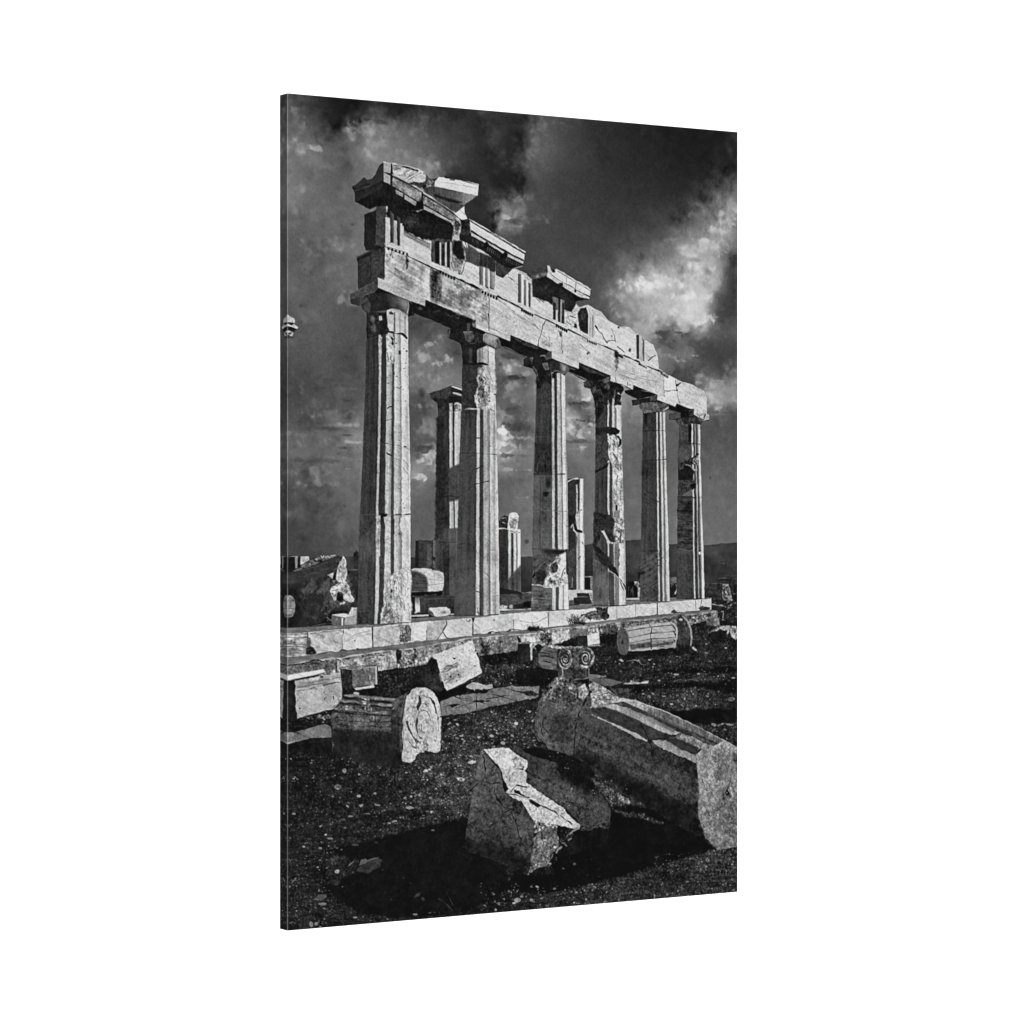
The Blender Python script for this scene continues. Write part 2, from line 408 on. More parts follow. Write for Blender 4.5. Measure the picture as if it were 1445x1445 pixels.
_c, _s = field(GT)
_g = sample(_c, _s, GX + N25 * 3, GY + N12 * 3)
_m = ids == GROUND
_dt = (.012 * N25 + .010 * N12 + .008 * N6 + .012 * N3 + .020 * N2 + .018 * N1 + .014 * SH
       + .13 * np.clip(N3 - 2.0, 0, 1.2) + .12 * np.clip(N2 - 1.9, 0, 1.2))
ink[_m] = np.maximum((_g * .76 + _dt * np.clip(_g / .15, .5, 1.5))[_m], .055)
# cast shade lying on the ground
SHD = .065
fill('W', '470 1199 500 1190 560 1176 600 1166 640 1157 665 1150 700 1150 720 1250 690 1272 640 1290 560 1295 505 1288 468 1263 452 1248 470 1245 500 1230 508 1212 478 1206', .055, 'plain', a=.5, r=2.0, soft=3.5)
fill('R', '430 0 960 0 950 190 930 215 740 215 560 150 420 140 250 125 110 120 90 60 170 50', .075, 'plain', r=1.6, soft=4)
fill('P', '600 830 1380 800 1380 855 1000 862 760 868 620 855', .055, 'plain', r=2, soft=4)
fill('P', '330 1010 560 975 800 960 1100 950 1380 930 1380 1075 1200 1060 1000 1010 700 1015 480 1040 360 1065 290 1060', .055, 'plain', r=2.2, soft=5)
fill('P', '640 1255 900 1235 1380 1225 1380 1370 1000 1390 880 1370 760 1310', .05, 'plain', r=2, soft=4)
fill('Q', '950 352 1180 338 1425 330 1425 430 1300 420 1100 412', .055, 'plain', r=1.5, soft=4)
fill('Q', '1250 440 1425 420 1425 560 1330 500', .12, 'dirt', r=1.5, soft=5, op=.6)
fill('W', '700 1250 760 1262 830 1248 925 1222 985 1205 1010 1198 960 1150 860 1130 830 1180', .04, 'plain', a=.5, r=2, soft=4)
specks('R', 90, 150, 1000, 700, 260, .50, .41, 161, spread=.20); specks('R', 90, 700, 500, 1440, 186, .50, .39, 162, spread=.20); specks('R', 900, 150, 1440, 620, 260, .50, .51, 163, spread=.20); specks('N', 470, 1020, 1440, 1440, 322, .50, .51, 164, spread=.20); specks('P', 0, 690, 1370, 1200, 198, .42, .45, 165, spread=.20); specks('S', 300, 1200, 1440, 1400, 235, .46, .41, 167, spread=.20); specks('Q', 850, 1280, 1425, 1430, 173, .46, .37, 169, spread=.20); specks('N', 860, 540, 1240, 760, 99, .45, .37, 170, spread=.20); specks('S', 0, 0, 300, 640, 161, .50, .53, 171, spread=.20)
specks('R', 90, 150, 1440, 640, 420, .6, .06, 172, spread=.02, op=.7); specks('N', 470, 1020, 1440, 1440, 300, .6, .07, 173, spread=.02, op=.7); specks('R', 90, 640, 480, 1440, 200, .6, .055, 174, spread=.02, op=.7); specks('S', 300, 1200, 1440, 1400, 200, .6, .06, 175, spread=.02, op=.7)
specks('R', 90, 150, 1000, 700, 120, .8, .42, 61); specks('R', 90, 700, 420, 1440, 90, .75, .42, 62); specks('R', 900, 200, 1440, 620, 120, .75, .46, 63)
specks('N', 470, 1020, 1440, 1440, 150, .75, .50, 64); specks('P', 0, 690, 1370, 1200, 90, .65, .46, 65); specks('P', 900, 1370, 1370, 1445, 18, .8, .4, 66)
specks('S', 300, 1220, 1440, 1400, 150, .7, .42, 67); specks('S', 900, 1000, 1440, 1160, 10, .7, .2, 68); specks('Q', 850, 1300, 1425, 1430, 80, .7, .36, 69)
specks('R', 450, 760, 1420, 1330, 40, 1.0, .16, 70, spread=.04); specks('R', 560, 1320, 1440, 1400, 40, .7, .34, 71)
specks('I', 1040, 1300, 1420, 1440, 26, .5, .45, 72); specks('O', 0, 530, 220, 620, 34, .55, .36, 73); specks('M', 1030, 600, 1440, 860, 36, .5, .36, 74)
specks('M', 280, 1040, 560, 1180, 40, .5, .3, 75)

# single stones in the dirt
part('printed_stone'); oval('R', 462, 375, 26, 18, .36, 'mottle')
oval('R', 465, 377, 13, 8, .2, 'plain', own=False)
part('printed_stone'); oval('R', 512, 252, 16, 17, .42, 'mottle')
part('printed_stone'); oval('R', 620, 443, 15, 11, .5, 'mottle')
part('printed_stone'); oval('R', 743, 424, 11, 8, .48)
part('printed_stone'); fill('R', '525 510 550 520 545 535 528 522', .45)
part('printed_stone'); fill('R', '615 510 655 503 648 525 632 528', .5)
part('printed_stone'); fill('R', '742 503 785 508 778 522 745 516', .42)
part('printed_stone'); fill('R', '970 533 1005 522 1038 532 1005 547', .52)
part('printed_stone'); oval('R', 1168, 564, 9, 9, .6)
part('printed_stone'); oval('R', 1130, 252, 14, 8, .62)
part('printed_stone'); oval('R', 1392, 318, 26, 16, .55, 'rough')
part('printed_stone'); oval('R', 405, 765, 21, 8, .42)
part('printed_stone'); oval('R', 456, 1014, 18, 14, .5, 'rough')
part('printed_stone'); oval('R', 345, 1258, 30, 10, .42)
part('printed_stone'); oval('R', 262, 1412, 14, 22, .4, rot=-15)
part('printed_stone'); oval('R', 300, 1408, 14, 13, .44)
part('printed_stone'); oval('R', 130, 578, 14, 8, .42)
part('printed_stone'); oval('R', 500, 622, 20, 8, .2)
part('printed_stone'); oval('R', 560, 597, 20, 6, .4)
part('printed_stone'); oval('R', 680, 577, 24, 5, .4)
part('printed_stone'); oval('R', 1015, 448, 10, 8, .5)
part('printed_stone'); oval('R', 893, 632, 16, 7, .45)
part('printed_stone'); oval('R', 850, 648, 12, 6, .45)
part('printed_stone'); oval('R', 1180, 702, 14, 6, .3)
part('printed_stone'); oval('R', 595, 812, 26, 9, .17)
part('printed_stone'); oval('R', 330, 928, 12, 7, .36)
part('printed_stone'); fill('R', '280 1228 320 1190 375 1183 380 1205 340 1232', .27, 'mottle', a=.6)
part('printed_stone'); oval('R', 445, 1095, 34, 24, .12)
part('printed_stone'); oval('R', 595, 1360, 16, 8, .45)
part('printed_stone'); oval('R', 1045, 1337, 18, 8, .38)
part('printed_stone'); fill('R', '1030 1215 1060 1180 1088 1172 1075 1200', .17)
part('printed_stone'); fill('R', '600 1010 640 960 700 930 760 912 800 925 780 975 720 1010 690 1030', .15, 'mottle', a=.4)
part('printed_stone'); fill('R', '622 968 640 925 670 918 690 930 720 915 770 910 700 932 678 950 650 958', .30, 'plain')
part('printed_stone'); oval('S', 610, 1332, 26, 19, .44, 'mottle', a=.6)
part('printed_stone'); oval('S', 645, 1305, 14, 9, .4)
part('printed_stone'); oval('S', 722, 1333, 14, 11, .42)
part('printed_stone'); oval('S', 465, 1360, 10, 14, .36)
part('printed_stone'); oval('S', 440, 1408, 9, 9, .5)
part('printed_stone'); oval('S', 1073, 1272, 11, 8, .44)
part('printed_stone'); oval('S', 1058, 1050, 12, 10, .2)
part('printed_stone'); oval('S', 495, 100, 16, 9, .6)
part('printed_stone'); oval('S', 408, 46, 15, 10, .55)
part('printed_stone'); oval('S', 170, 46, 16, 7, .5)
part('printed_stone'); fill('S', '222 255 250 238 285 240 282 260 240 264', .62, 'mottle')
part('printed_stone'); oval('S', 165, 380, 30, 8, .5, 'rough')
part('printed_stone'); fill('S', '640 150 680 148 750 178 745 210 700 212 660 185', .20, 'mottle', a=.4)
line('S', '645 150 690 170 745 185', 1.2, .27)
part('printed_stone'); oval('N', 1215, 1162, 20, 16, .62)
part('printed_stone'); oval('N', 965, 1288, 22, 14, .6, rot=20)
part('printed_stone'); oval('N', 1080, 1360, 20, 12, .55, rot=20)
part('printed_stone'); oval('N', 835, 1300, 16, 8, .52)
part('printed_stone'); oval('N', 657, 1284, 22, 6, .5)
part('printed_stone'); fill('N', '505 1175 540 1142 548 1160 520 1178', .5)
part('printed_stone'); oval('N', 1175, 1285, 16, 9, .5, rot=25)
part('printed_stone'); fill('N', '565 1128 590 1115 615 1120 590 1132', .45)
part('printed_stone'); fill('N', '860 1445 885 1425 960 1415 1080 1410 1150 1415 1185 1445', .66, 'marble')
part('printed_stone'); oval('P', 752, 877, 26, 10, .52)
part('printed_stone'); oval('P', 705, 1180, 18, 9, .62)
part('printed_stone'); oval('P', 575, 940, 15, 8, .5)
part('printed_stone'); oval('P', 478, 729, 13, 8, .52)
part('printed_stone'); oval('P', 412, 1075, 14, 7, .5)
part('printed_stone'); oval('P', 625, 1100, 20, 6, .5)
part('printed_stone'); oval('P', 475, 1098, 18, 5, .45)
part('printed_stone'); oval('P', 635, 1070, 22, 5, .4)
part('printed_stone'); oval('P', 1335, 912, 15, 7, .52)
part('printed_stone'); oval('P', 1258, 608, 14, 6, .5)
part('printed_stone'); oval('P', 760, 693, 14, 6, .5)
part('printed_stone'); oval('P', 525, 772, 10, 7, .55)
part('printed_stone'); oval('P', 1070, 1100, 15, 6, .44)
part('printed_stone'); oval('P', 1058, 568, 10, 8, .45)
part('printed_stone'); fill('P', '165 730 190 722 215 745 190 742', .6)
line('P', '240 738 330 735 370 745 395 775 440 780', 1.3, .42, r=1)
line('P', '740 945 800 925 850 945 900 930 980 950', 1.2, .28, r=1.5)
part('printed_stone'); oval('P', 1310, 1130, 40, 22, .27, 'mottle', rot=-15)
part('printed_stone'); oval('P', 1135, 1390, 26, 14, .36, 'mottle', rot=20)
line('P', '1180 1395 1230 1385 1310 1395', 2, .36, r=1.5, t='rough')
part('printed_stone'); oval('M', 1200, 800, 60, 8, .42, rot=-22)
use(GROUND)
for sd, tl, x, y, n, l in ((1,'S',185,640,22,250),(2,'S',235,560,10,180),(3,'S',150,520,10,150)):
    blades(tl, x, y, n, l, sd, .08, 0, .8, .7)
for sd, tl, x, y, n, l in ((4,'S',590,1100,14,90),(5,'S',800,1130,20,90),(6,'R',1350,1380,12,150),(7,'Q',640,1000,14,110)):
    blades(tl, x, y, n, l, sd, .16, 0, 1.4, .5)
lines('R', '1280 1160 1305 1210 1330 1265/1225 1220 1270 1245 1330 1310', w=.7, tone=.26)
line('R', '115 1100 145 1065', 1.3, .42); line('R', '115 1080 160 1080', 1.1, .34); line('R', '545 970 580 940', 1., .4)

# ------------------------------------------------------------------ far ruins seen between the columns
part('printed_ruin', 'dark stone ruin with pale upright slabs at the far left of the picture')
fill('L', '160 265 520 270 520 360 320 500 160 560', .075, 'plain', r=.4)
fill('L', '288 270 333 270 325 465 292 465', .50, 'plain', r=.4); fill('L', '372 272 515 275 512 335 375 415', .62, 'mottle', a=.7)
line('L', '180 277 360 276', 1.4, .5, r=.7)
fill('L', '195 548 330 462 515 345 665 275 700 262 935 264 820 320 640 400 400 478 205 552', .33, 'rough', a=1.1, r=1.4)
lines('L', '690 270 720 300 740 268/760 290 800 265 830 298/850 275 920 265', w=1.3, tone=.72, r=.8)
part('printed_ruin', 'dark fallen wall behind the first column')
fill('L', '1090 495 1300 490 1300 1345 1180 1345 1060 1000', .13, 'plain', r=.4); line('L', '1100 492 1290 488', 1.2, .30)
fill('L', '1210 230 1255 184 1285 225 1285 472 1210 472', .12, 'plain', r=.3)
part('printed_boulder', 'large dark boulder with a bright jagged broken edge')
fill('L', '165 565 330 505 640 400 935 285 1010 285 1050 285 1080 600 1150 830 1220 960 1150 1060 1000 1080 830 1190 700 1300 500 1385 165 1388', .125, 'mottle', a=.32, r=.8)
fill('L', '165 570 330 505 640 400 935 285 1010 290 960 440 870 560 700 640 420 700 165 715', .15, 'slope', a=.4, r=2, soft=6)
fill('L', '720 700 830 600 860 720 830 840 740 900 640 860', .22, 'mottle', a=.9, r=2, soft=5); fill('L', '420 720 560 640 640 740 560 860 430 880', .2, 'mottle', a=.9, r=2, soft=5); fill('L', '740 960 860 900 900 980 980 1060 820 1180 700 1200', .19, 'mottle', a=.9, r=2, soft=5)
lines('L', '330 520 560 450 800 380/360 600 600 540 800 470 900 420', w=1.2, tone=.24, r=2, op=.6)
fill('L', '165 740 380 740 350 1000 420 1200 300 1385 165 1388', .085, 'plain', r=3, soft=8)
oval('L', 425, 820, 42, 34, .25, 'mottle', a=.5, soft=4); oval('L', 600, 1230, 40, 30, .2, 'mottle', soft=5, a=.5); oval('L', 800, 880, 50, 60, .17, 'mottle', soft=6)
fill('L', '1040 280 1110 370 1120 600 1180 820 1230 950 1160 1030 1000 1070 880 1000 820 830 840 740 930 640 920 500 960 400', .34, 'rough', a=1, r=3, soft=12, op=.55)
fill('L', '1046 278 1070 310 1097 370 1105 560 1085 620 1078 665 1120 740 1160 830 1190 900 1222 940 1215 988 1165 1012 1118 978 1058 978 1035 865 975 822 932 862 935 965 905 980 870 905 838 832 858 755 925 720 985 690 930 655 945 500 968 420 1008 345', .69, 'rough', a=.7, r=1.0)
fill('L', '780 572 895 535 872 632 832 590', .66, 'rough', a=.4); fill('L', '865 650 925 655 902 712', .5, 'rough', a=.4)
fill('L', '985 1055 1000 1002 1055 975 1092 992 1045 1045 1015 1035', .62, 'rough', a=.7)
fill('L', '960 440 1000 430 1010 520 970 560', .42, 'rough', a=1, r=2, soft=4); fill('L', '1080 700 1140 820 1100 880 1040 820', .5, 'rough', a=1.2, r=3, soft=6); fill('L', '860 850 930 870 910 950', .45, 'rough', r=2, soft=3)
lines('L', '1060 330 1050 430 1080 560/1010 600 1040 680 1090 760/1120 860 1160 930/1050 720 1020 790 1060 880', w=1.0, tone=.3, r=1.5)
lines('L', '1000 410 1020 480 1050 540/880 700 940 740 1000 690/865 815 960 800/1000 840 1060 960', w=1.1, tone=.16, r=1)
fill('L', '900 545 940 520 925 640 880 650', .1, 'plain'); fill('L', '960 850 1030 870 1050 965 1000 995 950 960', .09, 'plain', r=1)
part('printed_round_stone', 'pale rounded stone on the left fold of the canvas')
fill('L', '160 888 225 892 262 925 284 985 290 1060 282 1140 258 1210 225 1228 160 1230', .47, 'mottle', a=.7, smooth=1)
line('L', '165 1098 280 1102', 1, .34); fill('L', '165 1185 250 1175 235 1215 165 1215', .3, 'mottle', r=1.5); oval('L', 258, 965, 14, 8, .15)
part('printed_block', 'small pale notched block beside the first column')
fill('L', '865 1190 1060 1175 1130 1190 1180 1078 1262 1078 1262 1335 1200 1370 1030 1372 868 1340', .58, 'marble', a=.8, r=.3)
fill('L', '865 1198 1045 1235 1020 1370 868 1338', .27, 'mottle', a=.6, r=.3); fill('L', '862 1188 1065 1172 1210 1212 1085 1238', .72, 'marble', a=.6, r=.3)
fill('L', '1018 1238 1045 1240 1035 1370 1015 1368', .74, None, r=.2); fill('L', '1050 1242 1068 1240 1060 1365 1042 1370', .14, None, r=.2); line('L', '942 1210 945 1270', 1.2, .6)
line('L', '1085 1238 1210 1212 1255 1205', .8, .42); fill('L', '1130 1190 1180 1078 1210 1090 1200 1210', .66, 'marble', r=.3)
line('L', '795 1235 830 1270 860 1285', 1.8, .36); line('L', '480 1385 640 1355 860 1340', 1.2, .3, r=1)

part('printed_block', 'dark broken block standing behind the lying drum')
fill('J', '765 310 800 302 940 308 1012 305 1008 590 760 590', .17, 'mottle', a=.45); fill('J', '942 312 1010 310 1005 590 940 590', .33, 'mottle', a=.7)
fill('J', '765 310 800 310 795 590 762 590', .1, None); line('J', '938 310 940 590', 1.2, .1); fill('J', '940 470 990 490 975 515 935 500', .12, 'plain')
fill('J', '885 340 930 340 925 585 880 585', .23, 'mottle', a=.5)
part('printed_column', 'dark back column with a capital between the first and second columns')
flutes([('G', 60, '1000 1112 1144 1163 1170 1226 1260'), ('G', 300, '988 1112 1144 1163 1170 1226 1260'), ('G', 720, '974 1113 1144 1163 1170 1215 1260'), ('G', 1445, '968 1115 1160 1170 1180 1203 1260'), ('J', 1060, '970 1115 1160 1175 1182 1190 1260')],
       [(.21, .16, .19, .14), (.7, .6), .15, .7, (.7, .6), .2], r=.5)
fill('G', '1100 735 1162 700 1230 680 1230 1040 1190 1050 1110 1070', .22, 'shade', r=.4, soft=4)
fill('G', '1107 1345 1215 1335 1215 1445 1107 1445', .27, 'shade', r=.3, soft=5); fill('J', '1107 190 1215 185 1240 1060 1107 900', .24, 'shade', r=.3, soft=3); line('J', '1182 200 1185 860', 1.1, .38)
fill('J', '1050 330 1112 330 1112 900 1050 900', .14, 'shade', r=.3); line('J', '1000 325 1240 325', 1., .11)
fill('G', '985 200 1050 210 1060 500 1100 800 1060 1000 1100 1300 1000 1440 970 1440', .12, 'mottle', a=.35, r=2, soft=5)
line('G', '1020 1020 1140 1010 1200 1030', 1.4, .08); line('G', '1010 1310 1060 1270', 2, .08); line('G', '1030 102 1110 105', 1.1, .3)
fill('D', '912 1265 1140 1183 1248 1225 1248 1330 1225 1400 1240 1445 995 1445 985 1370 935 1325', .135, 'mottle', a=.4)
fill('D', '1138 1186 1248 1222 1248 1238 1130 1198', .72, None, r=.3); fill('D', '1145 1250 1160 1246 1248 1280 1248 1296 1150 1268', .62, None, r=.3)
fill('D', '912 1265 1135 1190 1125 1250 1080 1320 1000 1310 930 1322', .2, 'mottle', a=.5); line('D', '1140 1245 1248 1260', 1.4, .06); fill('D', '1110 1290 1248 1310 1240 1370 1120 1360', .09, 'plain')
fill('D', '1110 1370 1140 1365 1145 1445 1112 1445', .55, 'rough', a=.8); fill('D', '1165 1360 1225 1362 1235 1445 1165 1445', .5, 'rough', a=1.3); line('D', '1165 1380 1190 1362 1230 1380 1236 1440', 1.3, .7)
fill('D', '1010 1390 1060 1400 1060 1445 1010 1445', .2, 'mottle')

part('printed_column_drum', 'pale column drum lying half in shade behind the first column')
fill('J', '718 598 760 590 870 590 935 600 990 612 1048 635 1058 690 1055 760 1042 815 1000 832 718 835', .66, 'marble', r=.4)
fill('J', '718 612 790 625 850 650 882 690 890 740 885 832 718 835', .2, 'mottle', a=.4, r=.6, soft=5); line('J', '725 605 800 625 850 648', 1.3, .6); fill('J', '930 596 1000 590 1015 615 940 612', .28, 'mottle')
fill('J', '718 835 1042 822 1045 860 960 880 718 872', .07, None); lines('J', '890 700 1040 715/890 765 1050 745/960 640 960 760', w=.7, tone=.4); line('J', '860 865 980 860', 1, .3)
lines('J', '730 675 880 690/730 740 885 750/730 790 885 790', w=.7, tone=.13)
part('printed_ruin', 'low dark wall under the lying drum')
fill('J', '718 872 1185 875 1182 1062 718 1062', .155, 'shade', a=.8, r=.3); fill('J', '760 890 808 888 812 1035 765 1045', .62, 'marble', g='0 900 .35 0 1000 .72'); fill('J', '718 880 762 880 755 1050 718 1050', .1, None)
line('J', '880 905 1160 895', 1, .24); line('J', '760 1045 770 1050', 2, .8)
fill('J', '718 1068 900 1060 900 1078 718 1084', .66, None, r=.3); fill('J', '1105 1052 1182 1048 1182 1062 1105 1068', .62, None, r=.3); fill('J', '718 1052 1182 1040 1182 1050 718 1066', .08, None, r=.3)

part('printed_stone', 'white rounded stone lying on the step between the first and second columns')
fill('J', '900 1005 920 992 985 992 1005 985 1085 985 1095 1000 1118 1005 1126 1045 1100 1070 1040 1088 990 1092 940 1075 902 1052', .74, 'marble', a=1.0, r=.5); fill('J', '900 1010 940 1040 960 1075 930 1070 900 1050', .3, 'rough', a=.7, r=1); oval('J', 1050, 1040, 30, 14, .5, 'mottle', soft=4); line('J', '930 1075 990 1094 1060 1086 1120 1064', 1.2, .12)
part('printed_column_stump', 'broken column stump with a bright rough top behind the middle')
flutes([('H', 1060, '455 555 582 608 634 650 680'), ('H', 1445, '460 556 584 610 638 652 682'), ('K', 700, '462 557 584 612 640 655 686')], [.145, .66, .2, .72, .42, .82])
fill('K', '690 405 690 705 460 705 460 560 555 560', .16, 'shade', op=.82, r=.4, soft=5, own=False); fill('K', '555 560 690 405 690 440 560 640', .3, None, op=.4, soft=8, own=False)
fill('H', '458 985 478 945 510 918 555 925 562 1000 555 1062 460 1062', .13, 'rough', a=.7); lines('H', '490 950 530 940 545 975/500 990 530 1000', w=1.2, tone=.55)
fill('H', '562 905 600 890 645 898 662 925 655 1000 652 1072 600 1078 545 1060', .76, 'rough', a=.55, r=.8); fill('H', '590 935 625 960 610 1040 580 1050 560 1000', .5, 'mottle', r=1); line('H', '460 1055 520 1052 555 1062', 1.3, .7); lines('H', '575 930 600 950 640 935/600 960 630 1000 625 1050/570 1000 590 1040 610 1060', w=1.2, tone=.3, r=1.5); fill('H', '600 960 650 950 650 1000 615 1010', .56, 'rough', a=1.2, r=2, soft=4)
fill('H', '556 1078 680 1085 680 1100 556 1095', .6, 'marble', own=False); fill('H', '590 1260 608 1260 605 1340 588 1330', .12, None)
part('printed_column_stump', 'tall broken column stump with a bright edge behind the third column')
flutes([('H', 545, '1158 1242 1262 1284 1290 1318 1324'), ('H', 1090, '1165 1246 1266 1284 1290 1312 1320'), ('H', 1120, '1165 1248 1268 1284 1290 1322 1332'), ('K', 668, '1165 1252 1270 1286 1292 1326 1334')], [.17, .6, .5, .62, .82, .6])
fill('H', '1160 575 1235 570 1262 548 1284 552 1284 820 1262 900 1240 900 1160 950', .16, 'mottle', a=.4); line('H', '1165 572 1215 548 1270 545', 1.8, .7, r=.8); fill('H', '1242 610 1262 600 1265 700 1250 690', .66, None); fill('H', '1248 700 1266 700 1266 880 1250 900', .55, 'marble'); fill('H', '1266 640 1284 650 1282 860 1268 880', .15, None)
fill('H', '1165 940 1240 900 1225 1020 1170 1040', .11, 'plain'); fill('H', '1215 1005 1245 1000 1262 1060 1312 1078 1308 1095 1250 1090', .1, None); line('H', '1195 1040 1215 1010 1225 1070 1260 1108', 2.4, .68, r=1)
fill('H', '1245 930 1275 900 1282 1060 1262 1062', .66, 'marble'); lines('H', '1300 750 1310 790/1295 870 1305 860', w=1.3, tone=.12); lines('K', '1270 350 1290 330/1310 180 1318 200/1255 130 1250 210', w=1.4, tone=.14)
fill('K', '1175 540 1225 530 1225 640 1180 650', .2, 'mottle'); line('K', '1210 545 1205 640', 1.2, .45); fill('K', '1165 300 1250 200 1250 400 1170 500', .2, 'mottle', a=.5)
part('printed_ruin', 'low pale wall base with dark blocks between the third and fourth columns')
fill('K', '1168 668 1335 662 1420 668 1420 815 1168 830', .68, 'marble', a=.6); fill('K', '1255 700 1405 698 1415 815 1220 815 1220 742 1255 740', .13, 'mottle', a=.4); line('K', '1255 738 1390 735', 1.2, .32); fill('K', '1380 700 1415 700 1415 800 1390 760', .5, 'rough')
fill('K', '1172 775 1225 770 1225 815 1172 820', .3, 'marble'); line('K', '1172 825 1285 818', 1.6, .1); fill('K', '1335 530 1420 528 1420 665 1335 665', .09, None); line('K', '1337 534 1420 530', 1.5, .66); fill('K', '1392 535 1418 535 1418 660 1395 660', .5, 'marble')
part('printed_ruin', 'low dark wall between the second and third columns')
fill('K', '462 690 800 692 795 858 462 860', .2, 'slope', a=.8); line('K', '690 695 800 693', 1.6, .58); fill('K', '462 640 690 690 690 708 462 712', .1, None); line('K', '590 780 800 700', 1.2, .32, r=1); fill('K', '710 785 785 783 785 850 705 850', .06, None); fill('K', '650 700 700 700 690 770 660 740', .12, 'plain')
fill('K', '462 858 640 868 790 855 790 866 462 880', .7, None, r=.3); fill('K', '468 832 500 815 545 832 542 858 470 860', .64, 'rough', a=.6); fill('K', '560 835 580 818 600 825 598 858 575 860', .6, 'rough', a=.5); fill('K', '610 820 710 800 705 855 610 850', .1, 'plain')
part('printed_ruin', 'broken stone rubble between the fourth and fifth columns')
fill('I', '485 825 612 820 612 980 485 980', .08, 'plain'); lines('I', '515 870 505 950/535 890 525 960/545 870 550 950', w=1.2, tone=.36, r=1); fill('I', '560 828 595 825 605 860 590 880 565 860', .5, 'rough'); fill('I', '590 880 612 870 608 950 590 975', .6, 'rough', a=.7); fill('I', '525 835 555 825 560 870 530 875', .05, None)
fill('I', '592 752 615 750 612 800 590 805', .07, None); fill('I', '490 963 605 966 605 980 490 982', .62, None, r=.3); fill('I', '490 985 608 982 608 995 490 1000', .32, None, r=.3)
part('printed_ruin', 'broken stone rubble between the fifth and sixth columns')
fill('I', '850 790 918 785 918 970 850 970', .1, 'plain'); fill('I', '852 792 915 788 912 840 860 855', .33, 'mottle'); line('I', '905 850 918 880 900 930', 2.2, .62, r=1); line('I', '865 870 885 850', 1.5, .5); line('I', '855 968 915 965', 1.6, .5)
part('printed_rubble', 'heap of dark rubble and stones behind the right end of the steps')
fill('I', '1140 850 1180 838 1290 842 1345 850 1420 830 1425 1160 1210 1160 1200 1010 1140 985', .1, 'rough', a=.35, r=1); fill('I', '1255 800 1300 796 1420 802 1425 860 1300 850 1258 835', .12, 'mottle', a=.5); line('I', '1258 800 1330 800 1420 806', 1.2, .3, r=1)
fill('I', '1290 850 1340 850 1358 920 1375 985 1330 1010 1290 960', .42, 'rough', a=1.3, r=1); fill('I', '1145 845 1285 842 1285 980 1145 975', .14, 'mottle', a=.8); line('I', '1150 842 1290 845', 1.2, .3, r=1)
fill('I', '1385 930 1425 930 1425 1000 1388 990', .06, None); line('I', '1385 932 1425 930', 1.2, .4); line('I', '1210 1018 1290 1030', 1.6, .55, r=1); lines('I', '1285 1080 1300 1075 1295 1130', w=1.5, tone=.5, r=.8)
specks('I', 1210, 1000, 1420, 1160, 60, .5, .42, 81)

# ------------------------------------------------------------------ the steps
STEP = part('printed_step', 'upper marble step under the columns')
fill('W', '400 886 445 884 505 880.5 580 872.5 680 865.5 750 860 800 855 880 848.5 945 843.5 1003.5 843 1003.5 861 927.2 868.5 869.5 875 804.7 882.5 736.9 890 669 897.5 580 907.5 537 913.5 507.6 916.5 433 926 400 928.5', .40, 'layers', a=.5, r=.5)
fill('W', '400 894.3 434 892.3 481 887.5 525.6 884.8 581 878.3 679.3 870.7 703.7 867.1 750 863.2 817.9 859.5 881.4 854.5 944 849.3 1003.5 844.3 1003.5 860 927.2 867.3 869.5 874 804.7 881.2 736.9 888.9 669 896.4 579.6 906.4 536.7 912.6 507.6 915.4 433 925 400 927.5', .72, 'marble', a=.9, r=.6)
fill('M', '60 246 315 238 312 462 60 485', .55, 'layers', a=1.3, r=.4); lines('M', '100 282 230 290 310 285/110 355 220 350 300 362/105 385 200 375 300 390/110 420 260 415', w=1, tone=.32, r=1.2)
fill('M', '318 240 680 202 675 420 420 445 330 440', .64, 'marble', a=1.2, r=1); line('M', '318 238 312 460', 1.2, .25); fill('M', '300 400 340 380 390 410 410 445 300 465', .12, 'rough', a=.8, r=2, soft=4); fill('M', '320 280 350 300 340 370 318 370', .3, 'mottle', r=2, soft=4)
fill('M', '390 250 470 235 480 280 400 290', .5, 'slope', r=3, soft=5); line('M', '345 245 660 208', 1.2, .42, r=1)
lines('M', '685 205 680 250 668 270', w=1.6, tone=.2); line('M', '668 260 668 410', .9, .5); fill('M', '970 178 985 178 990 380 976 385', .12, None, r=.6); fill('M', '985 185 1250 162 1240 355 990 380', .64, 'slope', a=.9, r=.5)
lines('M', '740 290 830 245 960 215/820 270 960 245/690 330 780 290', w=.9, tone=.52, r=1); oval('M', 797, 318, 8, 7, .2); oval('M', 825, 402, 14, 8, .1); line('M', '420 452 560 432 850 405 1060 385', 1.8, .17, r=2)
fill('J', '598 1172 640 1160 700 1165 722 1215 720 1330 680 1350 600 1360 585 1340 610 1260', .46, 'rough', a=1.2, r=1.2); lines('J', '640 1180 625 1340/665 1175 670 1330/690 1180 715 1240 712 1340', w=1.2, tone=.2, r=1.5)
fill('J', '728 1165 880 1145 880 1310 735 1345', .76, 'marble', r=.6); fill('J', '888 1150 1080 1120 1060 1180 990 1318 888 1320', .62, 'marble', r=.6); line('J', '884 1150 882 1320', 1.1, .45); line('J', '880 1230 882 1325', 1.5, .2)
lines('J', '1080 1125 1085 1160 1040 1240 990 1318/1045 1240 1080 1300 1110 1308', w=1.5, tone=.16); line('J', '1350 1100 1345 1270', 1.5, .3); fill('J', '1340 1100 1370 1098 1352 1140', .1, None); fill('J', '1280 1115 1330 1110 1320 1140 1290 1135', .4, 'rough')
line('J', '720 1340 990 1325 1300 1290 1440 1270', 1.3, .4, r=1.5)
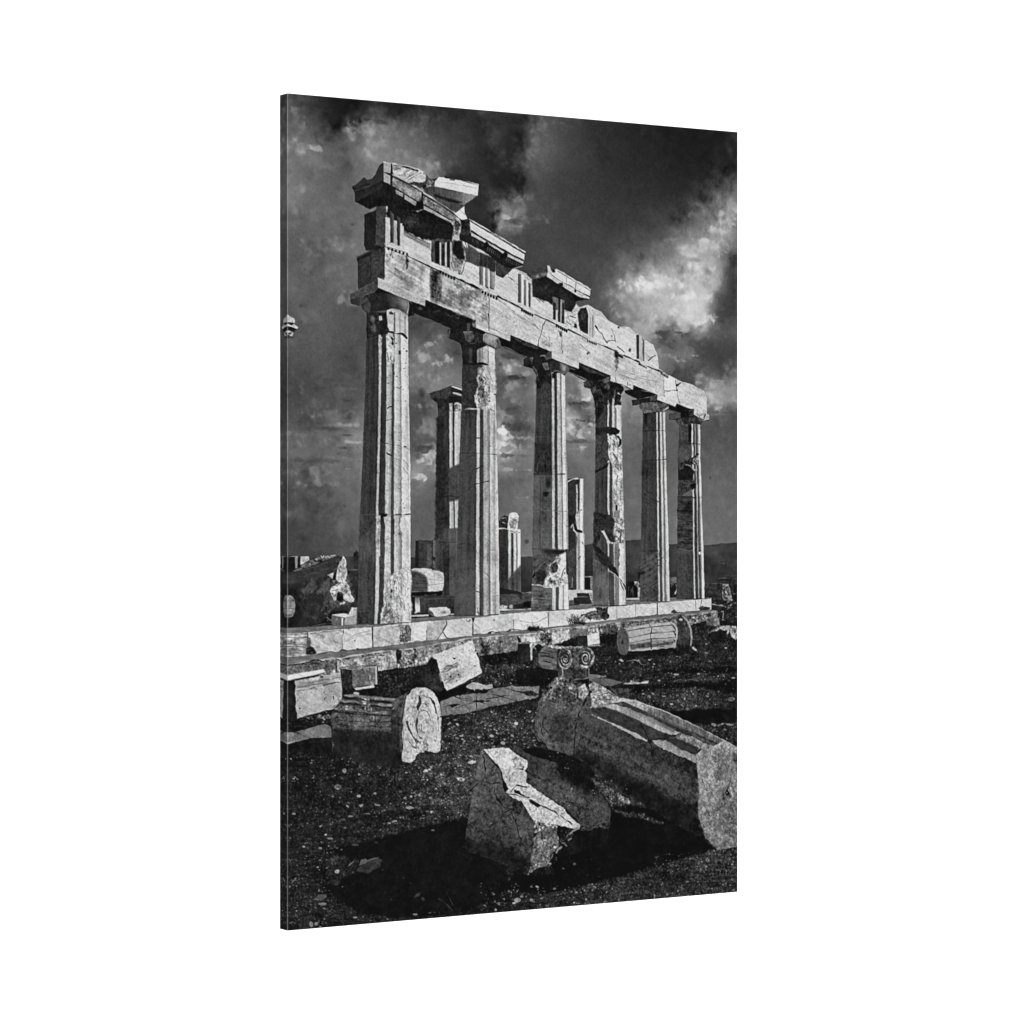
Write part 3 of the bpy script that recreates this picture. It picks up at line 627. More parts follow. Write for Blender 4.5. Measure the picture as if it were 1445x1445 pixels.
line('K', '193 955 197 1130', 1.6, .2); fill('K', '185 955 215 950 205 1000 192 1000', .1, None); line('K', '612 985 615 1085', 1.4, .22); fill('K', '940 895 975 893 965 925 955 925', .1, None); line('K', '963 910 966 1045', 2.2, .13)
fill('K', '612 920 965 890 962 1045 615 1085', .80, 'marble', a=.8, r=.5, own=False, op=.7); lines('K', '640 980 800 1000 870 990 960 940', w=.9, tone=.5, r=1)
line('K', '205 1130 360 1105 560 1085 700 1070', 1.5, .2, r=2.2); lines('K', '350 1108 370 1105/430 1098 460 1090/540 1088 570 1083', w=3, tone=.08, r=1); line('K', '195 1000 260 1050', .8, .5)
line('K', '300 1090 500 1040 620 970', 1, .56, r=1); oval('K', 410, 975, 12, 6, .2)
fill('I', '120 1110 160 1085 250 1070 345 1085 330 1150 250 1150 180 1140', .3, 'rough', a=1.3, r=2); fill('I', '240 1050 340 1045 345 1140 300 1150 250 1100', .14, 'rough', a=.8, r=2); lines('I', '130 1105 230 1075/160 1120 250 1100', w=1.2, tone=.12)
lines('I', '415 1035 412 1145/570 1025 570 1120', w=1, tone=.42); fill('I', '745 1005 755 1005 755 1108 747 1108', .12, None, r=.4); line('I', '1068 990 1072 1075', 1.1, .35); line('I', '420 1143 600 1122 740 1108', 1.6, .2, r=1.8)
fill('I', '865 1085 890 1060 920 1085 900 1095', .1, 'rough', r=1); fill('I', '1095 1050 1130 1030 1190 1045 1190 1062 1110 1075', .16, 'rough', a=.6, r=1.5); line('I', '1120 985 1110 1040', 1.4, .3, r=1); line('I', '890 1090 1050 1075 1190 1062', 1.3, .18, r=1.6)
lines('I', '700 1010 620 1100/900 1005 850 1050/1030 1000 960 1060/1160 985 1130 1050', w=1, tone=.64, r=1)
part('printed_step', 'lower worn step with stained rough faces')
LOW = '400 936.5 405.2 937.5 445 932 473 928.5 520 921.5 558.9 916.7 590 914 640 904.7 669 900 757.7 893.6 773 888 828 884.6 840 881.5 873 877.5 952.6 870 1010 862'
fill('W', '400 927 433 925.5 507.6 916 537 912.8 579.6 907 669 897 736.9 889.4 804.7 881.7 869.5 874.5 927.2 867.8 1003.5 860.3 1012 861.5 1012 876 985 881 930 886 880 895 845 896 800 906 770 912 730 917 674 921 640 922 590 935 560 941.5 530 946 490 950 440 952 400 953', .40, 'layers', a=.45, r=.6)
fill('W', LOW + ' 1008 876 980 880.5 930 885 880 893 846 897 800 905 770 911 730 917 674 921 640 924 590 938 560 942 530 947 490 951 440 952 400 953', .47, 'mottle', a=1.3, r=.8)
line('W', '405 937 445 931.8 473 928.3', 1.8, .62, r=.8); line('W', '475 928.8 520 921.3 556 917', 2, .72, r=.8); line('W', '560 918.5 590 913.5 640 904.7 669 900 757 893.3', 1.6, .66, r=.8); line('W', '773 887.5 828 884', 1.5, .62, r=.8); line('W', '840 880.8 873 877 952 869.8 1008 862.3', 1.6, .55, r=.8)
fill('M', '60 560 590 510 610 560 605 610 320 630 60 670', .33, 'mottle', a=1.2, r=1.2); lines('M', '110 570 200 555 300 560/300 540 420 520 480 535/330 560 440 550', w=2.2, tone=.14, r=2.5); line('M', '605 500 608 640', 1.8, .12)
fill('M', '615 530 1215 420 1230 590 1040 625 1000 580 650 590', .56, 'mottle', a=1.2, r=1); fill('M', '700 500 740 485 755 505 720 515', .16, 'rough', r=1.5); lines('M', '610 500 650 520 640 545/880 480 960 460/920 500 1000 480/1050 470 1100 460', w=1.6, tone=.18, r=2)
fill('M', '1218 425 1245 440 1240 600 1228 600', .08, None, r=1); fill('M', '1250 420 1440 400 1440 575 1245 600', .46, 'rough', a=1.2, r=.6); fill('N', '0 410 40 420 30 500 0 540', .1, 'rough', r=1.5)
fill('N', '170 400 190 400 200 540 170 560', .14, 'rough', r=2, soft=3); fill('N', '0 540 150 500 330 480 310 560 160 580 0 610', .42, 'rough', a=1.6, r=1.5)
fill('K', '205 1195 640 1140 650 1240 640 1290 440 1330 330 1330 260 1350', .42, 'mottle', a=1.2, r=1.2); lines('K', '290 1200 310 1290/350 1180 330 1270/380 1220 400 1200/480 1190 460 1300/560 1190 520 1260', w=2.0, tone=.14, r=2.5); fill('K', '290 1220 370 1240 360 1330 270 1320', .15, 'rough', a=.8, r=3, soft=3)
fill('K', '640 1130 670 1150 690 1200 660 1210', .08, None, r=1); fill('K', '690 1145 900 1110 900 1190 780 1200 700 1195', .56, 'mottle', a=1.2, r=1); fill('K', '735 1150 830 1140 830 1195 745 1195', .74, 'mottle', a=.8)
fill('K', '900 1060 960 1080 1000 1160 960 1230 880 1210 870 1130', .4, 'rough', a=1.7, r=2); line('K', '880 1075 930 1090 945 1130 920 1160', 1.5, .12, r=1)
fill('K', '1005 1110 1180 1075 1180 1180 1080 1200 1000 1220', .68, 'rough', a=.8, r=1.2); fill('K', '1190 1075 1350 1055 1365 1120 1260 1130 1190 1140', .40, 'mottle', a=.7, r=.6); line('K', '1365 1050 1375 1110', 1.3, .2)
fill('K', '1120 1190 1260 1150 1260 1230 1090 1225', .09, 'rough', a=.4, r=1.5); fill('K', '1375 1060 1445 1040 1445 1110 1380 1115', .7, 'rough', a=.9)
fill('I', '180 1215 440 1180 430 1260 270 1290 180 1250', .42, 'rough', a=1.6, r=1.5); fill('I', '280 1200 420 1195 410 1270 300 1275', .2, 'rough', a=1, r=3, soft=4); fill('I', '440 1180 900 1130 880 1180 520 1190 440 1220', .4, 'rough', a=1.2, r=1); lines('I', '530 1170 900 1135', w=2.4, tone=.14, r=3, op=.7)
fill('I', '1010 1115 1230 1095 1230 1135 1030 1180 1000 1150', .36, 'rough', a=1.5, r=1.2); lines('I', '1020 1120 1220 1095', w=2.2, tone=.14, r=3, op=.7)
use(GROUND)
fill('M', '1030 640 1230 605 1440 575 1440 700 1290 900 1040 870 1030 760', .10, 'dirt', a=.9, r=1.4); fill('N', '0 610 160 585 300 560 350 480 400 520 330 700 160 760 0 740', .10, 'dirt', a=.7, r=1.4)
fill('N', '840 470 1000 450 1225 425 1225 540 1000 570 870 560', .07, 'dirt', a=.9, r=1.6); fill('O', '0 420 70 430 70 520 0 520', .07, 'plain', r=1); fill('I', '265 1290 430 1255 430 1370 270 1370', .08, 'dirt', r=1.5)
fill('I', '1045 1180 1200 1150 1230 1230 1200 1300 1040 1260', .1, 'dirt', a=.9, r=1.5); fill('O', '905 270 1000 262 1085 250 1090 360 910 350', .07, 'rough', a=.4, r=1.5)
STEPP = part('printed_plant', 'dry tufts of weed growing on the step')
blades('K', 800, 1080, 46, 75, 11, .1, 0, 1.4, .8); fill('K', '720 1060 770 1040 860 1050 880 1075 800 1090', .13, 'rough', a=.6, r=2); line('K', '805 1060 803 970', .7, .25)
part('printed_plant', 'taller tuft of weed on the step by the fourth column')
blades('O', 680, 145, 60, 85, 12, .12, 0, 1.3, .8); fill('O', '600 150 650 120 740 125 800 135 720 155', .14, 'rough', a=.6, r=2); blades('I', 85, 1170, 40, 90, 13, .14, 0, 1.2, .7)

# ------------------------------------------------------------------ front columns
part('printed_column', 'nearest and tallest front column at the left end of the temple')
c1 = [('D', 440, '268 385 412 470 545 552 608 612 660 688'), ('D', 1000, '258 392 416 470 528 550 612 620 690 692'), ('D', 1445, '243 387 411 468 524 550 616 624 695 700'), ('G', 720, '221 374 398 460 520 548 616 624 698 712'), ('G', 1195, '200 363 388 456 514 545 614 624 706 713'), ('J', 660, '185 360 400 450 512 544 612 628 700 716'), ('J', 1000, '174 352 388 440 512 544 612 628 700 718'), ('J', 1158, '168 343 372 404 512 544 612 628 700 718')]
flutes(c1, [(.20, .16, .19, .15, .18, .13), .62, (.15, .19), (.66, .62, .50), (.20, .26), (.74, .68, .54), .44, (.80, .74, .66), .84], r=.5)
fill('D', '268 440 480 440 500 640 470 660 380 665 350 640 268 700', .13, 'mottle', a=.7, r=.8); oval('D', 330, 510, 18, 40, .3, 'mottle', soft=4); oval('D', 335, 600, 30, 40, .3, 'mottle', soft=4); fill('D', '395 480 420 475 425 515 400 520', .62, 'plain'); fill('D', '360 560 440 520 470 640 400 650', .1, 'plain', r=1.5)
fill('D', '472 425 520 405 600 410 685 465 688 700 640 660 560 640 520 630 485 590', .68, 'marble', a=.7, r=.6); fill('D', '490 435 520 425 545 440 545 520 530 600 500 580 480 520', .7, 'marble'); fill('D', '495 440 520 430 545 450 540 462 500 460', .22, None)
fill('D', '545 440 560 440 558 640 545 635', .3, None, soft=3); fill('D', '600 450 612 450 612 650 604 648', .5, None, soft=3); line('D', '475 425 520 402 600 408 685 460', 1.3, .82); line('D', '480 440 475 500 490 590 520 640', 1.2, .78); fill('D', '650 480 668 480 665 680 655 660', .5, None, soft=3)
line('D', '268 698 330 685 400 665 480 655', 1.8, .09, r=1); line('D', '480 635 540 648 570 655 630 660 680 705', 2.6, .08, r=.8); fill('D', '395 690 425 690 415 760 425 850 398 1000 390 900', .6, 'rough', a=.7, r=1)
fill('D', '470 680 550 690 545 960 470 960', .66, 'rough', a=.9, r=.5); fill('D', '515 690 550 700 540 780 520 760', .2, 'rough', r=1.2); lines('D', '480 850 490 920/510 880 520 960/480 990 485 980', w=1.2, tone=.2, r=1.2)
specks('D', 475, 700, 690, 1240, 46, .55, .14, 91, flat=1.0, spread=.03); oval('D', 675, 835, 12, 9, .12); line('D', '560 1200 600 1215 625 1195', 1.1, .25); line('D', '480 1415 510 1400', 1.6, .1); line('G', '482 118 500 102 522 100', 1.8, .1)
line('G', '235 490 330 478 470 475 560 488 620 500', 1.1, .2, .8); oval('G', 660, 508, 16, 8, .1); line('G', '650 500 705 540', .8, .3); lines('G', '470 565 525 605/470 580 520 600', w=1.2, tone=.18); line('G', '470 240 525 228', 1, .3)
lines('G', '550 630 615 650/555 650 615 680/560 680 610 710/640 640 690 700/640 720 680 780/640 560 680 590', w=1.1, tone=.5, r=.8); line('G', '372 770 395 775', 1.8, .1); lines('G', '470 780 520 775/465 960 520 930/560 900 600 940', w=.8, tone=.42, r=.8); specks('G', 560, 100, 700, 1150, 26, .4, .35, 92, spread=.1)
line('G', '200 1203 365 1198', 1, .27); line('G', '545 1205 710 1200', 1.4, .25, r=.8); fill('G', '385 1190 490 1190 470 1225 420 1230', .07, None, r=1.2); fill('G', '640 1125 660 1130 655 1145', .2, None)
fill('J', '362 60 412 50 408 300 405 470 362 480', .62, 'worn', a=1, r=1); fill('J', '440 70 515 60 512 640 520 700 448 700 450 300', .66, 'marble', a=1.2, r=1.0); fill('J', '415 90 440 70 455 150 452 470 410 480 405 300', .17, 'shade', r=.7); fill('J', '405 470 445 500 440 640 405 640 412 540', .2, 'shade', r=1)
fill('J', '515 100 550 90 545 660 530 680 512 600', .2, 'shade', a=1, r=.8); fill('J', '600 90 640 60 700 80 700 200 620 230 605 180', .76, 'marble', r=1); lines('J', '605 90 598 200/610 180 600 260/625 300 620 420', w=2.2, tone=.45, r=1.5); oval('J', 605, 240, 16, 22, .4, 'rough', soft=4)
fill('J', '520 660 545 640 612 600 718 500 718 1140 620 1158 470 1155 410 1110 440 960 448 800', .66, 'worn', a=1.1, r=1.3, soft=3); fill('J', '625 700 718 560 718 1140 640 1150', .76, 'marble', a=1.1, r=2, soft=6); lines('J', '650 880 670 820 665 740/640 900 655 1000/540 760 560 720/500 930 540 1010/460 960 520 1130/530 1000 590 1110/480 1060 500 1120', w=1.3, tone=.4, r=2)
oval('J', 522, 820, 10, 22, .2, 'rough'); oval('J', 516, 885, 8, 14, .12); oval('J', 570, 790, 6, 12, .2); fill('J', '460 930 500 950 540 1080 500 1150 430 1120', .5, 'rough', a=1, r=2, soft=4); oval('J', 530, 680, 12, 14, .82); lines('J', '560 650 600 760 590 880 620 1000/600 620 640 700 650 800/690 600 680 740 700 900/480 820 470 900 440 1010/590 900 640 980 680 1060/500 700 505 780 490 880/700 950 690 1050 705 1120', w=1.5, tone=.46, r=3, op=.7); lines('J', '575 660 615 760 605 880/660 620 670 720/640 1000 660 1120/455 940 430 1060', w=1.4, tone=.84, r=3, op=.6)
fill('J', '168 1010 343 1060 340 1160 168 1158', .13, 'shade', a=1.5, r=1, soft=6, op=.7); lines('J', '200 740 330 750/190 860 340 840/210 960 320 980/200 300 340 320', w=1, tone=.22, r=2.5, op=.6); fill('J', '195 40 360 45 358 520 185 520', .215, 'shade', a=1.4, op=.6, soft=6)
line('J', '170 1160 345 1162 460 1160 600 1150 720 1140', 1.4, .13, r=.6)

part('printed_column', 'second front column with a broken upper drum')
flutes([('E', 340, '82 160 186 238 294 304 350 356 408 415'), ('E', 540, '90 165 190 240 296 304 352 358 410 418'), ('E', 1000, '78 232 268 302 360 366 420 424 428 430'), ('H', 280, '62 232 264 302 360 370 414 420 434 440'), ('H', 740, '48 230 262 302 362 370 416 424 438 450'), ('K', 400, '28 227 262 302 362 374 424 432 452 460'), ('K', 928, '0 220 262 300 362 376 430 436 458 466')],
       [(.22, .19, .23, .18, .22, .16), .66, (.17, .22), (.56, .64, .46), .42, (.74, .66, .58), .56, (.70, .62), .84], r=.4)
fill('E', '82 330 240 340 240 540 92 540', .11, 'plain'); fill('E', '155 360 185 350 188 525 158 530', .2, 'plain', soft=3); fill('E', '240 385 298 345 298 510 240 515', .54, 'marble'); fill('E', '298 345 345 340 352 510 305 515', .66, 'marble'); fill('E', '352 350 415 372 418 520 355 540', .74, 'marble'); fill('E', '255 370 275 370 270 510 258 512', .38, None, soft=3)
line('E', '350 350 352 515', 1.2, .3); line('E', '240 385 300 340 350 340 415 370', 1.4, .75); fill('E', '125 525 300 515 355 530 350 550 300 545 160 545', .09, 'plain', r=.7)
fill('E', '88 545 300 550 260 620 235 800 215 900 240 990 80 995', .165, 'mottle', a=.5, r=1); fill('E', '250 580 330 545 420 540 428 830 412 860 412 1010 300 1005 250 985 220 930 215 850 250 740 240 660', .58, 'worn', a=1.3, r=1.4, soft=3); fill('E', '360 540 420 530 428 830 410 850 408 1000 340 990 370 800', .72, 'marble', a=1.2, r=2, soft=5)
fill('E', '255 660 290 650 320 780 310 860 260 920 240 840 265 760', .33, 'rough', a=1.1, r=2, soft=3); fill('E', '240 590 260 560 270 640 245 660', .5, 'rough'); specks('E', 240, 570, 380, 950, 30, .5, .24, 94, flat=1.4); lines('E', '260 640 300 720 290 800/300 580 340 680 330 760/250 780 290 860 270 930/330 820 370 900/350 600 400 720', w=1.0, tone=.34, r=2, op=.7); lines('E', '275 620 310 700/290 740 330 830/240 820 265 900/340 700 380 790', w=1.1, tone=.8, r=2, op=.6); oval('E', 420, 843, 8, 8, .08); line('E', '212 850 225 920 240 960', 1.6, .78, r=1); line('E', '280 960 330 920', 1.3, .34, r=1.5)
line('E', '120 1000 180 992 240 990', 2, .74, r=.8); line('E', '178 1000 180 1030', 1, .5); fill('E', '80 1000 240 1000 232 1090 80 1095', .2, 'shade', a=1.2, soft=3, r=.5)
line('H', '60 285 235 285 360 292 440 300', 1.2, .14, .7); line('H', '40 740 100 680 220 600 360 570', 1.3, .12, r=1.2); lines('H', '80 500 130 515 200 465 300 415/90 370 140 320/60 500 100 460', w=1.6, tone=.14, r=1.5); fill('H', '60 300 230 300 228 480 60 560', .235, 'rise', a=.5, op=.6, soft=6)
line('H', '230 130 265 130', 1.6, .2); line('H', '60 1220 130 1190 220 1250', 1.2, .13, r=2); lines('H', '130 1100 180 1180/150 1090 200 1130/40 900 120 780', w=1, tone=.33, r=2.5, op=.6); fill('H', '425 700 445 640 440 560 452 700', .6, None)
lines('K', '265 380 360 300/305 480 360 540/230 270 300 400', w=1, tone=.3, r=1.5, op=.6); line('K', '228 680 262 690', 1.8, .25); fill('K', '225 870 245 850 262 920 225 928', .66, 'rough', a=.8); line('K', '238 850 248 900', 1.2, .15); lines('K', '40 560 200 560/60 600 180 650/50 330 180 420', w=1.2, tone=.27, r=3, op=.6)
lines('K', '375 260 430 255/380 730 460 725/303 560 360 556', w=.9, tone=.5); specks('H', 300, 0, 450, 1440, 40, .4, .4, 95, spread=.08); line('K', '0 932 230 930 460 918', 1.3, .13, r=.6); fill('K', '60 500 220 500 220 925 20 928', .29, 'rise', a=.5, op=.5, soft=8)

part('printed_column', 'third front column with a hollowed lower drum')
flutes([('E', 620, '845 995 1020 1052 1084 1096 1130 1136'), ('E', 800, '840 1000 1026 1055 1086 1098 1134 1140'), ('E', 1400, '826 1000 1026 1056 1096 1105 1140 1148'), ('H', 500, '820 1002 1028 1058 1100 1110 1146 1158'), ('H', 1262, '803 1003 1032 1062 1108 1118 1152 1168')], [(.22, .17, .21, .16, .19, .14), .64, (.16, .2), (.68, .6), .36, (.78, .7), .56], r=.4)
fill('H', '820 500 1000 505 1000 1262 803 1262', .26, 'shade', a=1.5, r=.4); fill('H', '820 510 880 510 875 1262 803 1262', .31, 'shade', r=1, soft=6, op=.7); lines('H', '885 520 878 1260', w=1.2, tone=.17); line('H', '820 502 1000 497 1130 500', 1.5, .09, .9); line('H', '905 870 1150 880', 1, .4, .7)
fill('H', '915 690 950 680 995 675 970 700 945 725 920 715', .09, 'plain', r=1.5, soft=3); fill('H', '935 530 990 530 985 640 950 650', .15, 'mottle', a=.6, soft=4, r=2); fill('H', '825 180 1000 180 1000 480 820 490', .12, 'mottle', a=.6, op=.7, soft=6); lines('H', '910 300 960 420/940 250 990 330/850 380 860 470', w=1.2, tone=.22, r=2.5)
fill('E', '850 640 1000 640 1000 760 930 700 900 720 880 800 840 800', .09, 'mottle', a=.5, r=2, soft=4); line('E', '835 1275 1000 1270', 1, .25, .6); fill('E', '905 740 960 740 990 820 990 980 900 980', .19, 'mottle', a=.6, soft=5); specks('E', 1000, 640, 1140, 1440, 24, .4, .2, 96); fill('E', '998 620 1040 620 1040 680 1000 670', .15, 'rough', r=1.4)
fill('H', '803 1262 890 1258 1168 1262 1130 1300 880 1275 803 1330', .10, 'plain', r=.6)
flutes([('K', 252, '803 940 1003 1035 1070 1108 1125 1142'), ('K', 480, '808 940 1003 1035 1070 1108 1125 1145'), ('K', 620, '796 930 1003 1040 1072 1110 1126 1166'), ('K', 872, '790 930 1003 1040 1072 1112 1126 1172')], [.29, .33, .66, .22, .74, .55, .8], r=.4)
fill('K', '808 312 895 258 1168 256 1140 290 1066 340 1010 390 950 405 955 480 932 560 900 610 845 620 812 540 818 480 806 470', .2, 'rise', a=1.3, r=.6); fill('K', '890 258 1168 258 1130 290 1080 305 960 300', .11, 'plain', r=1, soft=4); lines('K', '830 420 1000 300/840 470 930 380/900 430 1090 300', w=1.6, tone=.34, r=1.5, op=.8); line('K', '810 310 895 262', 1.3, .3); fill('K', '800 540 825 480 830 520 812 550', .04, None)
fill('K', '830 500 940 460 930 560 900 600 850 590', .13, 'plain', r=2, soft=5); fill('K', '870 600 950 580 960 625 890 620', .07, 'rough', a=.4, r=1.5)
fill('K', '1132 285 1142 400 1142 490 1165 520 1166 600 1100 625 1040 640 960 655 910 630 930 560 965 490 940 410 955 405 1010 390 1066 335', .68, 'rough', a=.8, r=1.2); fill('K', '985 400 1050 370 1066 440 1050 485 1000 490 970 460', .17, 'rough', a=.8, r=1.5); fill('K', '1080 310 1132 285 1140 460 1090 540 1065 400', .78, 'marble', a=1, r=1.5, soft=4); lines('K', '940 540 970 490/1090 540 1130 450/1070 590 1060 540/1000 570 1010 620', w=1.6, tone=.2, r=2)
fill('K', '935 400 985 398 992 470 965 505 945 480', .34, 'rough', a=1.2, r=2, soft=5); fill('K', '1040 340 1090 320 1075 400 1050 400', .5, 'rough', a=1, r=2, soft=5); fill('K', '960 560 1060 520 1120 560 1060 620 980 630', .52, 'rough', a=1.4, r=3, soft=7); specks('K', 930, 490, 1150, 630, 50, .6, .3, 97); line('K', '800 615 900 625 960 655', 1.6, .7, r=1.5); fill('K', '800 640 1000 650 1000 870 792 870', .33, 'layers', a=1.0, r=.6); lines('K', '830 770 870 765 990 775/890 690 900 680', w=1.2, tone=.18, r=1.5); fill('K', '930 730 960 740 955 860 930 860', .42, 'rough', a=.6, soft=5, op=.6); line('K', '790 874 1000 876 1172 868', 1.3, .15)

part('printed_column', 'fourth front column with a badly broken shaft')
flutes([('F', 250, '-2 122 140 170 196 214 255 262'), ('F', 420, '-2 122 138 170 194 214 256 265'), ('F', 650, '-2 122 138 170 194 216 256 267'), ('F', 960, '-4 122 142 172 184 240 268 274'), ('F', 1445, '-8 122 144 174 184 250 280 290'), ('I', 260, '220 342 354 384 390 440 466 470'), ('I', 520, '216 338 350 388 394 430 470 484'), ('I', 1028, '212 340 350 392 400 434 478 490')], [(.24, .18, .22, .17, .20, .15), .70, (.17, .24), (.74, .66), .44, (.78, .68), .6], r=.5)
fill('F', '0 250 120 260 122 340 40 520 0 560', .10, 'mottle', a=.7, r=2, soft=4); line('F', '20 560 90 480 120 410', 1.4, .08); fill('F', '195 320 230 330 262 340 262 420 205 400', .7, 'marble')
fill('F', '0 605 120 595 205 602 252 632 238 662 205 682 120 660 0 690', .12, 'mottle', a=.5, r=.8); fill('F', '0 680 130 690 140 770 125 850 150 930 60 1010 0 1040', .19, 'mottle', a=.6, r=1); fill('F', '132 690 200 682 240 770 245 720 265 760 268 1000 280 1300 285 1445 190 1445 175 1000 150 940 130 880 150 800 120 740', .66, 'worn', a=1.4, r=1.3, soft=3)
fill('F', '200 690 240 730 240 800 265 770 262 720 230 670', .12, 'rough', a=.6, r=1.5); lines('F', '170 720 210 800/180 860 230 950/200 1000 240 1040/200 900 260 1010/225 1100 215 1200/210 1280 220 1350', w=1.6, tone=.3, r=2); fill('F', '0 1040 60 1010 140 950 130 1000 60 1040 0 1070', .11, 'plain', r=1); fill('F', '200 1400 225 1405 220 1445 205 1445', .15, None)
fill('I', '218 250 280 262 392 285 410 310 385 380 405 500 350 505 330 440 300 405 280 440 250 520 220 530', .13, 'mottle', a=.6, r=1.4); fill('I', '380 285 420 300 470 295 474 420 472 510 405 512 385 420 400 340', .60, 'rough', a=1.3, r=1.3, soft=4); fill('I', '280 408 308 402 345 480 365 502 410 508 400 516 330 512 310 450', .66, 'rough', a=.6, r=1); fill('I', '400 180 422 195 418 240 405 235', .12, None, r=1)
fill('I', '216 520 260 540 330 610 385 690 432 775 425 792 370 740 290 680 230 600', .11, 'slope', a=.6, r=1.8, soft=3); line('I', '345 735 400 770 432 800', 2, .62, r=1); fill('I', '432 800 470 860 486 900 486 870 455 820', .3, 'rough', r=1.5); fill('I', '214 620 300 700 345 750 345 1020 212 1022', .31, 'shade', a=2, r=.8, soft=4); lines('I', '300 760 298 1020/342 760 346 1020', w=1.3, tone=.4); fill('I', '345 760 390 790 392 1025 346 1022', .2, 'shade', soft=3); line('I', '345 990 350 1020', 2, .5)
lines('I', '440 830 470 900/430 560 430 700/460 330 440 480/400 330 440 350/415 380 450 400', w=1.6, tone=.3, r=2); line('I', '212 1030 390 1030 490 1026', 1.3, .15)

part('printed_column', 'fifth front column, slim and nearly whole')
flutes([('F', 430, '484 530 545 618 635 656 672 684 690 708'), ('F', 640, '480 530 545 622 636 658 676 688 694 712'), ('F', 1000, '474 530 545 626 640 664 684 696 702 722'), ('F', 1445, '468 530 545 630 646 672 694 705 712 735'), ('I', 575, '612 650 660 754 766 790 806 816 822 846'), ('I', 992, '606 650 660 760 774 796 810 822 830 854')], [(.2, .18), .205, .185, .76, (.17, .24), (.74, .66), .38, (.5, .44), .72], r=.4)
fill('F', '484 440 618 440 618 640 480 640', .15, 'mottle', a=.7, op=.8, r=.5, soft=3); fill('F', '500 440 525 440 522 560 495 560', .07, 'plain', soft=4); line('F', '480 638 620 632 700 632', 1.2, .1, .7); line('F', '474 945 560 935 640 930 720 925', 1.6, .10, .9); fill('F', '474 960 622 945 620 1080 470 1085', .14, 'shade', op=.6, soft=8)
lines('F', '480 1180 560 1310 620 1380/530 1250 600 1300/500 1350 560 1400', w=1.6, tone=.12, r=2.5, op=.7); line('I', '612 575 756 575', 1.3, .1); lines('I', '615 720 700 690 810 620/620 700 690 660 740 610/630 750 720 730 830 650', w=2, tone=.1, r=2, op=.75); lines('I', '640 700 740 650/660 740 760 680', w=1.2, tone=.3, r=2, op=.6); lines('I', '640 850 740 890/640 900 750 930/650 800 700 790', w=1.1, tone=.13, r=2, op=.7); fill('I', '605 745 660 740 650 800 610 800', .09, 'plain', r=1.5, soft=3)
fill('I', '612 590 760 590 762 980 606 985', .23, 'rise', a=1.4, op=.6, soft=5); lines('I', '640 100 760 170/640 130 740 190', w=1.6, tone=.11, r=2, op=.6); line('I', '606 994 854 992', 1.3, .15)

part('printed_column', 'sixth front column at the far end, with a waist worn thin')
flutes([('F', 560, '852 945 978 996 1010 1020 1032 1046 1066'), ('F', 760, '850 945 978 996 1014 1024 1034 1050 1070'), ('F', 900, '842 945 980 998 1014 1024 1034 1050 1066'), ('F', 1010, '840 945 990 1004 1022 1034 1048 1056 1074'), ('F', 1300, '838 945 988 1004 1028 1040 1052 1060 1084'), ('I', 120, '918 1000 1046 1056 1078 1086 1098 1106 1116'), ('I', 560, '916 1000 1048 1060 1084 1092 1104 1116 1134'), ('I', 972, '912 1000 1056 1068 1092 1102 1116 1124 1144')], [.205, .17, .72, .16, .58, .18, .4, .74], r=.5)
fill('F', '945 570 978 575 975 760 950 740', .07, 'plain', r=.8); fill('F', '850 560 945 560 945 760 855 740', .22, 'mottle', a=.6, r=.5); line('F', '848 770 980 768 1065 772', 1.2, .12, .8); fill('F', '842 790 980 780 985 880 940 935 860 968 842 950', .25, 'mottle', a=.5, r=.5, soft=4)
fill('F', '860 965 940 935 1000 900 1050 860 1050 880 1010 910 1050 940 1050 985 960 975 880 980', .14, 'rough', a=.7, r=.8); fill('F', '1000 915 1045 880 1050 985 1000 985 985 950', .4, 'rough', a=1.2, r=1); oval('F', 1040, 872, 14, 10, .07); line('F', '920 980 970 990 1005 1040 1030 1035', 2.2, .55, r=1); fill('F', '844 1010 870 985 940 985 1000 1040 1000 1135 845 1140', .085, 'mottle', a=.35, r=.6)
fill('F', '846 1000 900 985 900 1010 860 1040', .22, 'rough', a=.7); fill('F', '842 1140 1000 1140 1025 1210 985 1245 870 1295 842 1295', .17, 'mottle', a=.8, r=.6); fill('F', '875 1293 985 1235 990 1300', .33, 'mottle', a=.6); fill('F', '960 1180 1030 1170 1022 1220 985 1230', .07, 'plain'); line('F', '840 1305 1070 1322', 1.4, .08); fill('F', '1030 1180 1040 1180 1044 1440 1034 1440', .66, None, own=False)
fill('I', '918 130 1046 130 1046 560 916 560', .17, 'layers', a=.9, r=.6); lines('I', '930 160 1040 220/925 240 1045 245/925 300 1045 330/920 350 1040 350/920 400 1045 410/925 430 1040 440/920 510 1040 515', w=2.2, tone=.08, r=2, op=.75); lines('I', '930 485 1040 490/925 560 1045 575', w=1.5, tone=.34, r=1.5, op=.7); fill('I', '916 600 1050 590 1050 970 912 972', .16, 'mottle', a=.5, soft=5, op=.7); oval('I', 1103, 590, 9, 12, .8); oval('I', 1104, 572, 6, 10, .1)
line('I', '912 974 1144 972', 1.2, .14)

# ------------------------------------------------------------------ beams resting on the columns
part('printed_entablature', 'marble beam and carved frieze carried by the six front columns')
